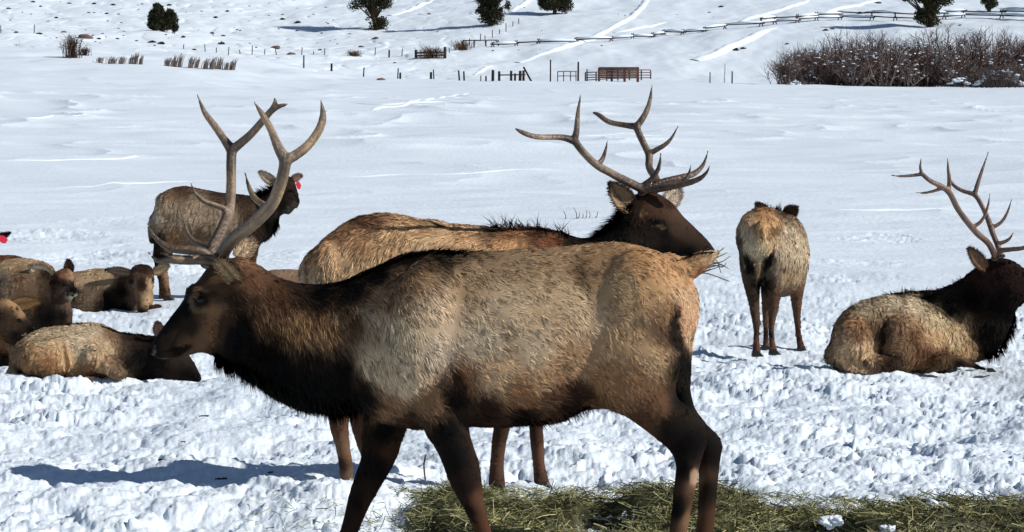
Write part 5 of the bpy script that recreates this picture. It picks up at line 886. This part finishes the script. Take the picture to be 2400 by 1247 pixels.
def bedded_front():
    e = Elk(17.5, .017, 'cow_elk', 'nearest bedded elk at lower left, tan body, dark lowered head behind the muzzle'); e.base(210); L = e.loft
    L([(28, 850, 34, 885, 0, .12), (42, 806, 46, 892, 0, .22), (78, 779, 80, 896, 0, .29), (125, 765, 125, 897, .02, .32), (175, 758, 172, 897, .04, .33), (225, 759, 222, 896, .06, .32), (268, 774, 265, 894, .1, .28), (310, 786, 310, 892, .14, .22), (350, 786, 350, 890, .15, .17), (385, 788, 382, 888, .12, .15)], p=2.2)
    L([(375, 785, 372, 886, .08, .13), (405, 798, 398, 890, .06, .12), (432, 820, 425, 892, .04, .09), (452, 846, 448, 894, .02, .07), (468, 876, 462, 896, 0, .05)])
    e.ell(106, 842, -.25, 66, 50, .17, 0); e.ell(268, 862, -.2, 36, 26, .12, 28); e.ell(218, 838, -.19, 34, 42, .12); e.ell(30, 878, -.2, 14, 26, .1, 15)
    L([(215, 880, 212, 900, -.32, .045), (180, 882, 180, 900, -.34, .04), (150, 884, 150, 898, -.34, .03)])
    k = adder(e)
    k(40, 840, (150, 112, 72), 2.5, (-.5, 1)); k(25, 880, (178, 146, 106), 2, (-.3, 1)); k(48, 875, (24, 18, 15), 2, (0, 1)); k(100, 790, (172, 146, 106), 3, (-1, .3)); k(80, 830, (168, 124, 76), 3, (-.6, 1)); k(120, 850, (152, 104, 58), 3, (-.4, 1)); k(60, 860, (150, 104, 62), 2.6, (-.4, 1))
    k(170, 770, (170, 148, 112), 3, (-1, .3)); k(220, 775, (164, 142, 110), 3, (-1, .4)); k(190, 820, (166, 146, 116), 3, (-.7, .8)); k(165, 840, (196, 154, 100), 3, (-.4, 1)); k(200, 870, (150, 110, 66), 2.6, (-.3, 1)); k(250, 810, (160, 132, 98), 3, (-.8, .8)); k(240, 850, (176, 140, 96), 2.6, (-.4, .8)); k(280, 868, (128, 100, 72), 2, (-.8, .2))
    k(300, 850, (34, 25, 19), 3, (-.4, 1)); k(262, 780, (122, 92, 62), 3.4, (-1, .5)); k(300, 795, (72, 50, 34), 4, (-1, .3)); k(340, 797, (48, 33, 23), 4, (-1, .2)); k(330, 830, BLK, 4, (-.6, 1)); k(340, 870, BLK, 4, (-.4, 1)); k(380, 850, (46, 33, 24), 2, (-.8, .3)); k(420, 850, (66, 48, 34), 1.4, (-1, -.3)); k(455, 880, (40, 28, 21), 1, (-1, -.4)); k(380, 800, (30, 21, 16), 2, (-1, 0)); k(80, 892, (60, 40, 28), 2, (-1, 0)); k(220, 892, (110, 70, 50), 1.5, (-1, 0)); k(140, 892, (56, 38, 28), 2, (-1, 0))
    e.spots += [(156, 838, 6, 40, -8, (96, 60, 32), .8), (222, 821, 6, 4, -30, (50, 34, 24), .9), (224, 850, 4, 26, 10, (110, 76, 46), .7), (120, 794, 34, 4, -14, (120, 92, 60), .6)]
    e.build(width=.006, cover=2.5, lift=.25)
    e.ridge([(130, 764), (180, 758), (230, 762), (280, 778), (340, 785)], .05, .04, (96, 72, 50), 500, .005, (-.6, -.5), .06, 'back_fringe')
    e.ear((376, 790), (369, 756), .085, .0, -.02, (52, 34, 28), (150, 112, 100), (-.2, -1, 0), cup=.4, fur=.015)
    e.hoof(200, 902, 26, 14, -.34, -1)
def left_group():
    e = Elk(21.3, .02, 'cow_elk', 'bedded elk at far left with raised head facing right, one pale ear spread'); e.base(60); L = e.loft
    L([(-80, 660, -80, 760, .1, .2), (-30, 622, -30, 785, .1, .3), (30, 605, 30, 790, .1, .33), (80, 606, 76, 792, .06, .32), (115, 622, 108, 792, 0, .26), (140, 660, 128, 790, -.06, .18)], p=2.2)
    L([(88, 780, 168, 780, -.1, .14), (96, 752, 169, 752, -.12, .13), (103, 725, 170, 728, -.14, .12), (116, 703, 166, 708, -.16, .10), (118, 684, 176, 688, -.17, .09), (117, 664, 174, 668, -.15, .09), (124, 646, 174, 648, -.12, .09)], p=2.2)
    e.ell(170, 684, -.24, 17, 12, .08, 10); e.ell(142, 652, -.2, 12, 10, .05); e.ell(40, 700, -.2, 60, 60, .15)
    k = adder(e)
    k(20, 615, (160, 128, 88), 3, (-1, .3)); k(80, 612, (164, 138, 100), 3, (-1, .3)); k(0, 650, (120, 104, 84), 3, (-.8, .6)); k(50, 660, (110, 82, 56), 3, (-.5, 1)); k(60, 700, (104, 78, 52), 3, (-.4, 1)); k(10, 700, (140, 112, 78), 3, (-.3, 1)); k(110, 640, (52, 36, 26), 3, (-.5, 1)); k(120, 625, (150, 120, 82), 3, (-1, .4))
    k(150, 640, (124, 76, 42), 1.3, (-.3, -1)); k(165, 650, (150, 116, 80), 1.2, (-.3, -1)); k(125, 670, (70, 48, 34), 1.4, (-.6, -.6)); k(150, 665, (58, 40, 29), 1.2, (-.5, -.6)); k(170, 670, (36, 25, 19), 1, (-.8, -.5)); k(176, 685, (14, 10, 9), .6, (-1, 0)); k(172, 694, (190, 176, 150), .8, (-1, .2)); k(140, 700, (84, 58, 40), 1.4, (-.8, .4)); k(162, 712, (110, 80, 58), 1.4, (-.4, 1))
    k(120, 740, (26, 18, 14), 3.5, (0, 1)); k(150, 740, (22, 16, 13), 3.5, (0, 1)); k(165, 745, (90, 64, 46), 3, (0, 1)); k(105, 720, (44, 31, 23), 3.5, (0, 1))
    e.spots += [(134, 664, 9, 5, 15, (14, 10, 8), 1), (151, 668, 8, 5, -10, (14, 10, 8), 1), (174, 682, 13, 10, 0, (11, 9, 8), 1), (174, 695, 10, 4, -5, (190, 176, 150), .9), (160, 690, 5, 8, 0, (30, 22, 17), .7), (150, 645, 18, 8, 0, (128, 78, 46), .6)]
    e.build(width=.0065, cover=2.5, lift=.25)
    e.eye(134, 664, .018); e.eye(180, 682, .012, 'nostril', m=M_nose)
    e.ear((118, 652), (71, 624), .15, -.12, -.2, (60, 44, 34), (196, 180, 152), (.2, -1, -.3), cup=.4, fur=.02)
    e.ear((163, 640), (160, 610), .085, -.1, -.08, (70, 50, 42), (96, 70, 62), (-.2, -1, 0), cup=.3, fur=.015)
    # the head at the very edge, lower
    e = Elk(18.7, .018, 'cow_elk', 'elk at the left edge, only head and dark chest in view, muzzle pointing right'); e.base(0); L = e.loft
    L([(-220, 760, -220, 870, .2, .2), (-150, 730, -150, 880, .15, .3), (-70, 722, -70, 882, .1, .31), (-20, 735, -15, 882, .05, .26), (12, 770, 15, 876, 0, .18)], p=2.2)
    L([(-30, 730, -20, 870, 0, .16), (-8, 705, 5, 830, -.05, .13), (14, 700, 15, 806, -.08, .11), (34, 708, 32, 803, -.1, .10), (52, 726, 46, 800, -.12, .085), (67, 748, 58, 792, -.13, .06), (80, 764, 70, 785, -.14, .045)], p=2.3)
    k = adder(e)
    k(20, 715, (168, 128, 80), 1.4, (-1, -.3)); k(45, 735, (150, 114, 74), 1.2, (-1, -.5)); k(25, 765, (104, 76, 50), 1.4, (-1, 0)); k(60, 765, (60, 42, 30), 1, (-1, -.4)); k(78, 770, (18, 13, 11), .6, (-1, 0)); k(45, 790, (52, 36, 26), 1.2, (-1, 0)); k(10, 800, (96, 66, 38), 2, (-1, .4)); k(5, 740, (80, 58, 40), 2, (-1, .3))
    k(0, 850, BLK, 3, (-.3, 1)); k(20, 860, BLK, 3, (-.3, 1)); k(-80, 730, MID, 3, (-1, .2)); k(-80, 800, MID, 3, (-.6, .8))
    e.spots += [(44, 751, 10, 6, 20, (12, 9, 8), 1), (74, 772, 14, 10, 20, (12, 9, 8), 1), (28, 740, 12, 30, -35, (84, 60, 40), .6), (62, 787, 12, 3, 30, (170, 150, 122), .8)]
    e.build(width=.006, cover=2.5, lift=.25)
    e.eye(44, 751, .018); e.eye(78, 768, .012, 'nostril', m=M_nose)
    e.ear((22, 716), (98, 706), .13, -.12, -.05, (150, 118, 78), (120, 92, 62), (0, -1, .5), cup=.3, fur=.015)
    # tagged one behind
    e = Elk(24, .022, 'cow_elk', 'elk at the left edge, brown back and a dark ear with red tag'); e.base(-20); L = e.loft
    L([(-260, 660, -260, 720, 0, .2), (-180, 615, -180, 730, 0, .3), (-80, 603, -80, 735, 0, .32), (0, 600, 0, 735, 0, .31), (50, 602, 50, 732, 0, .27), (80, 622, 78, 728, 0, .18)], p=2.2)
    L([(-120, 640, -50, 660, -.1, .15), (-110, 600, -48, 620, -.12, .12), (-95, 575, -30, 590, -.14, .11), (-85, 560, -20, 570, -.16, .1), (-70, 545, -30, 548, -.16, .07)])
    e.ell(-100, 582, -.3, 30, 20, .08)
    k = adder(e)
    k(0, 606, (112, 68, 38), 3, (1, .2)); k(60, 606, (52, 36, 26), 3, (1, .2)); k(30, 640, MID, 3, (1, .6)); k(0, 680, MID, 3, (1, .6)); k(-80, 600, BLK, 3, (0, 1)); k(-60, 570, BRN, 1.5, (0, 1))
    e.build(width=.008, cover=2.5, lift=.25)
    e.ear((-28, 566), (23, 547), .10, -.16, -.14, (28, 18, 14), (40, 26, 20), (0, -1, .6), cup=.3, fur=.015, tagc=(6, 561, 12, 10, -.19))
    # facing the camera
    e = Elk(24.5, .021, 'cow_elk', 'bedded elk facing the camera with muzzle lowered, brown forehead and tan nose'); e.base(250); L = e.loft
    L([(90, 670, 90, 740, .2, .2), (140, 645, 140, 745, .2, .3), (200, 634, 200, 746, .18, .33), (260, 630, 258, 746, .12, .33), (305, 634, 300, 745, .04, .28), (335, 650, 325, 742, -.04, .2)], p=2.2)
    L([(307, 634, 359, 634, -.24, .12), (303, 650, 363, 650, -.32, .11), (307, 672, 360, 672, -.36, .10), (315, 695, 352, 695, -.40, .08), (320, 715, 350, 715, -.43, .068), (322, 732, 347, 732, -.45, .055)], p=2.2)
    L([(300, 645, 355, 650, -.05, .18), (295, 690, 350, 700, -.1, .18), (290, 740, 345, 742, -.12, .17)])
    e.ell(364, 724, -.25, 18, 11, .07, -10); e.ell(340, 738, -.3, 26, 8, .08); e.ell(215, 715, -.2, 50, 30, .15)
    k = adder(e)
    k(200, 650, (176, 146, 104), 3, (-1, .3)); k(250, 650, (172, 142, 100), 3, (-1, .4)); k(280, 633, (92, 60, 42), 3, (-1, .2)); k(200, 700, (120, 98, 72), 3, (-.6, 1)); k(190, 640, (156, 124, 86), 3, (-1, .3)); k(260, 700, (44, 34, 26), 4, (-.4, 1)); k(285, 680, (24, 18, 15), 4, (-.3, 1)); k(245, 715, (34, 26, 20), 3, (-.3, 1)); k(260, 735, (22, 17, 14), 3, (-.3, 1)); k(290, 730, BLK, 3.4, (-.3, 1))  # dark chest points: brown neck coat plus a diagonal shadow painted in
    k(333, 622, (90, 60, 42), 2, (0, -1)); k(320, 645, (104, 74, 52), 1.4, (0, -1)); k(350, 640, (84, 54, 38), 1.4, (0, -1)); k(333, 665, (62, 34, 22), 1.2, (0, -1)); k(312, 670, (130, 100, 72), 1.2, (0, -1)); k(355, 665, (172, 136, 96), 1.2, (0, -1)); k(333, 700, (150, 116, 80), 1, (0, -1)); k(322, 710, (120, 90, 64), 1, (0, -1)); k(345, 705, (176, 142, 100), 1, (0, -1)); k(335, 728, (92, 62, 42), .7, (0, -1))
    k(366, 722, (74, 44, 38), 1, (1, 0)); k(350, 738, (90, 58, 44), 1, (1, 0))
    e.spots += [(308, 661, 6, 7, 0, (16, 11, 9), 1), (359, 660, 6, 7, 0, (16, 11, 9), 1), (334, 731, 14, 6, 0, (28, 20, 16), .9), (334, 628, 24, 14, 0, (58, 34, 24), .8), (332, 668, 14, 22, 0, (60, 36, 24), .7), (326, 705, 4, 26, 4, (80, 54, 38), .5)]
    e.build(width=.007, cover=2.5, lift=.25)
    e.eye(309, 661, .018); e.eye(358, 660, .018); e.eye(328, 730, .01, 'nostril', m=M_nose); e.eye(341, 730, .01, 'nostril', m=M_nose)
    e.ear((308, 640), (250, 632), .12, -.24, -.2, (46, 26, 22), (150, 126, 108), (0, -.8, -.7), cup=.4, fur=.02)
    e.ear((360, 640), (394, 622), .12, -.24, -.2, (40, 28, 22), (190, 164, 130), (0, -.8, -.7), cup=.4, fur=.02)
    # hidden behind the necks
    e = Elk(26, .022, 'cow_elk', 'tan elk lying half hidden behind the walking bull and the standing bull'); e.base(720); L = e.loft
    L([(605, 665, 605, 715, 0, .14), (625, 640, 625, 722, 0, .25), (660, 631, 660, 724, 0, .3), (710, 632, 710, 724, 0, .32), (770, 640, 770, 722, 0, .3), (820, 655, 815, 720, 0, .22)], p=2.2)
    L([(810, 640, 815, 715, -.05, .15), (835, 615, 850, 690, -.1, .11), (860, 606, 870, 665, -.12, .1), (885, 625, 885, 662, -.14, .07), (905, 640, 900, 660, -.15, .05)])
    k = adder(e)
    k(660, 640, (150, 120, 92), 3, (-1, .3)); k(700, 640, (146, 116, 88), 3, (-1, .3)); k(760, 700, MID, 3, (-1, .6)); k(640, 680, MID, 3, (-.6, 1)); k(840, 660, DK, 3, (0, 1)); k(880, 640, BRN, 1, (-1, 0)); k(900, 650, BLK, 1, (-1, 0))
    e.build(width=.008, cover=2.5, lift=.2)
    e.ear((855, 612), (835, 590), .1, -.14, -.16, DK, TAN, (0, -1, 0), fur=.02)
# ------------------------------------------------------------ hay and litter on the trampled snow
def hay_height(x, y):
    u = W0 / 2 + x / y * FPX
    far = 10.95 - .55 * sstep(1500, 2100, u) - .25 * sstep(1000, 900, u) + .12 * vnoise(x * 3.1, x * 0 + 2, 77) * 2
    hole = 1 - sstep(.22, .34, vnoise(x * 2.3, y * 3.6, 81)) * .95
    left = sstep(905, 1060, u + 60 * vnoise(y * 3, x * 0, 78)) 
    m = sstep(far, far - .45, y + .25 * vnoise(x * 9, y * 7, 83)) * left * sstep(8.2, 8.8, y) * hole
    return m, .13 * m * (.75 + .9 * fbm(x * 2.2, y * 2.6, 3, 79))
def build_hay():
    xs = np.arange(-.9, 3.6, .03); ys = np.arange(8.2, 11.3, .03); X, Y = np.meshgrid(xs, ys); g = H(X.ravel(), Y.ravel(), False); m, h = hay_height(X.ravel(), Y.ravel())
    Z = g + h - .035 + .03 * (m - .5); V = np.stack([X.ravel(), Y.ravel(), Z], 1); n = len(xs); i = np.arange(len(ys) - 1)[:, None] * n; j = np.arange(n - 1)[None]
    Q = np.stack([i + j, i + j + 1, i + n + j + 1, i + n + j], -1).reshape(-1, 4); Q = Q[(m[Q] > .12).all(1)]
    C0 = np.tile(lin((66, 64, 42)), (len(V), 1)) * (1 + .6 * fbm(X.ravel() * 14, Y.ravel() * 14, 3, 5))[:, None]
    parts = [(V, [Q], C0)]
    N = 85000; x = RNG.uniform(-1.3, 3.7, N); y = RNG.uniform(8.2, 11.4, N); m, h = hay_height(x, y); sc = np.exp(-((x + .45) / .3) ** 2 - ((y - 10.1) / .35) ** 2) * .12 + .016 * (y > 9) * (y < 10.9) + .4 * np.exp(-((y - 10.98 + .55 * sstep(1.0, 2.0, x)) / .16) ** 2) * (x > -.6)
    k = RNG.random(N) < np.maximum(m, sc); x, y, m, h = x[k], y[k], m[k], h[k]; n = len(x); z = H(x, y, False) + np.where(m > .1, h * RNG.uniform(.55, 1.05, n), .03) + .004
    L = RNG.uniform(.05, .17, n) * np.where(m > .1, 1, .6); a = RNG.uniform(0, 2 * np.pi, n); el = RNG.normal(.08, .28, n) + (RNG.random(n) < .05) * .6
    d = np.stack([np.cos(a) * np.cos(el), np.sin(a) * np.cos(el), np.sin(el)], 1); bnd = RNG.normal(0, .38, (n, 3)); bnd[:, 2] -= .2
    p0 = np.stack([x, y, z], 1) - d * (L / 2)[:, None]; P_ = [p0]; dd = d
    for s_ in range(4): P_.append(P_[-1] + dd * (L / 4)[:, None]); dd = dd + bnd * .3; dd /= np.linalg.norm(dd, axis=1)[:, None]
    sd = np.cross(d, RNG.normal(0, 1, (n, 3))); sd /= np.linalg.norm(sd, axis=1)[:, None]; w = RNG.uniform(.0010, .0024, n)[:, None]
    VV = np.stack([q for p in P_ for q in (p - sd * w, p + sd * w)], 1).reshape(-1, 3); kk = np.arange(n)[:, None] * 10
    Qs = np.vstack([kk + np.array([[2 * s_, 2 * s_ + 1, 2 * s_ + 3, 2 * s_ + 2]]) for s_ in range(4)])
    t = RNG.random(n); pal = np.array([lin((112, 114, 76)), lin((132, 131, 90)), lin((84, 86, 58)), lin((192, 182, 134)), lin((150, 140, 98))]); ci = np.digitize(t, [.36, .66, .86, .94]); C = pal[ci] * RNG.uniform(.7, 1.25, n)[:, None]
    b = MB(); b.addm(V, [Q], C0); b.addm(VV, [Qs], np.repeat(C, 10, 0))
    tag(link('hay', b.mesh('hay', mats=[M_hay])), 'green and yellow hay strewn in a long strip over the snow in the foreground', 'hay', kind='stuff')
def snow_clod(u, v, Y, r, seed, label):
    b = MB(); b.ell((0, 0, 0), (r, r * .8, r * .6), 40, 28); me = b.mesh('snow_clod', col=False, mats=[M_snow]); V = getv(me).astype(float)
    q = 1 + .9 * vnoise3(V / r * 1.6 + seed, seed) + .7 * vnoise3(V / r * 3.6 + seed, seed + 1) + .3 * vnoise3(V / r * 8, seed + 2); me.vertices.foreach_set('co', (V * q[:, None]).astype(np.float32).ravel()); me.update()
    tag(link('snow_clod', me, None, P(u, v, Y)), label, 'snow clod', 'snow clods on the hay')
def litter():
    spots = [(478, 979, 14, 'dark twig lying flat on the snow left of the throat of the walking bull'), (428, 1041, 6, 'dark dropping on the snow above the long blue shadow'), (380, 1083, 7, 'small dark dropping just above the long blue shadow'),
             (518, 1129, 18, 'dark stick lying in the long blue shadow'), (636, 1113, 12, 'small dark twig tuft in the right part of the blue shadow'), (243, 1187, 12, 'dark sliver of bark on the snow at lower left'), (500, 1179, 4, 'single small dropping below the blue shadow'), (998, 1118, 12, 'short dark stick standing up at the left end of the hay')]
    for i, (u, v, r, lab) in enumerate(spots):
        y = HC * FPX / (v - VH); x = P(u, v, y)[0]; z = gz(x, y); rr = r * y / FPX; b = MB()
        if 'dropping' in lab:
            for _ in range(5): b.ell((random.uniform(-1, 1) * rr, random.uniform(-1, 1) * rr, rr * .3), (rr * .35, rr * .3, rr * .25), 8, 6, c=lin((62, 50, 42)))
            nm, ct = 'dropping', 'dropping'
        else:
            nm, ct = 'twig', 'twig'
            up = 'standing' in lab
            for q in range(1 if up else 3):
                a = random.uniform(-.25, .25); l = rr * random.uniform(.4, .9); pts = [(-l * math.cos(a), -l * math.sin(a), random.uniform(0, .01)), (0, 0, .004), (l * math.cos(a), l * math.sin(a), random.uniform(0, .012))]
                if up: pts = [(0, 0, -.05), (-.01, 0, .05), (.0, 0, .11)]
                b.tube(crom(pts, 3), .0045, 6, lin((74, 62, 54)))
        tag(link(nm, b.mesh(nm, mats=[M_plant]), None, (x, y, z + .004)), lab, ct)
    # dry stalks standing in the smooth snow
    p0 = hit(1362, 516); b = MB()
    for (u, v0, v1, du) in ((1326, 515, 494, -6), (1352, 512, 486, -8), (1362, 516, 500, 4), (1372, 514, 492, 2), (1380, 515, 494, 1), (1393, 514, 496, 8), (1352, 515, 498, 6)):
        q0, q1 = P(u, v0, p0[1]), P(u + du, v1, p0[1]); b.tube(crom([q0 - p0, (q0 + q1) / 2 - p0 + (.02, 0, 0), q1 - p0], 3), np.linspace(.009, .004, 7), 5, lin((84, 74, 72)))
    tag(link('dry_stalks', b.mesh('dry_stalks', mats=[M_plant]), None, p0), 'thin dry stalks poking out of the snow beyond the back of the standing bull', 'plant')
front_bull(); rear_bull(); cow_left(); cow_right(); bedded_bull(); bedded_front(); left_group()
build_hay(); litter()
snow_clod(1945, 1222, 9.62, .05, 3, 'white snow clod half buried in the hay, middle one of the three'); snow_clod(2200, 1188, 9.92, .05, 5, 'white snow clod on the hay at the right, farthest of the three'); snow_clod(2080, 1240, 9.4, .03, 8, 'smallest snow clod in the hay, at the bottom edge between the other two')
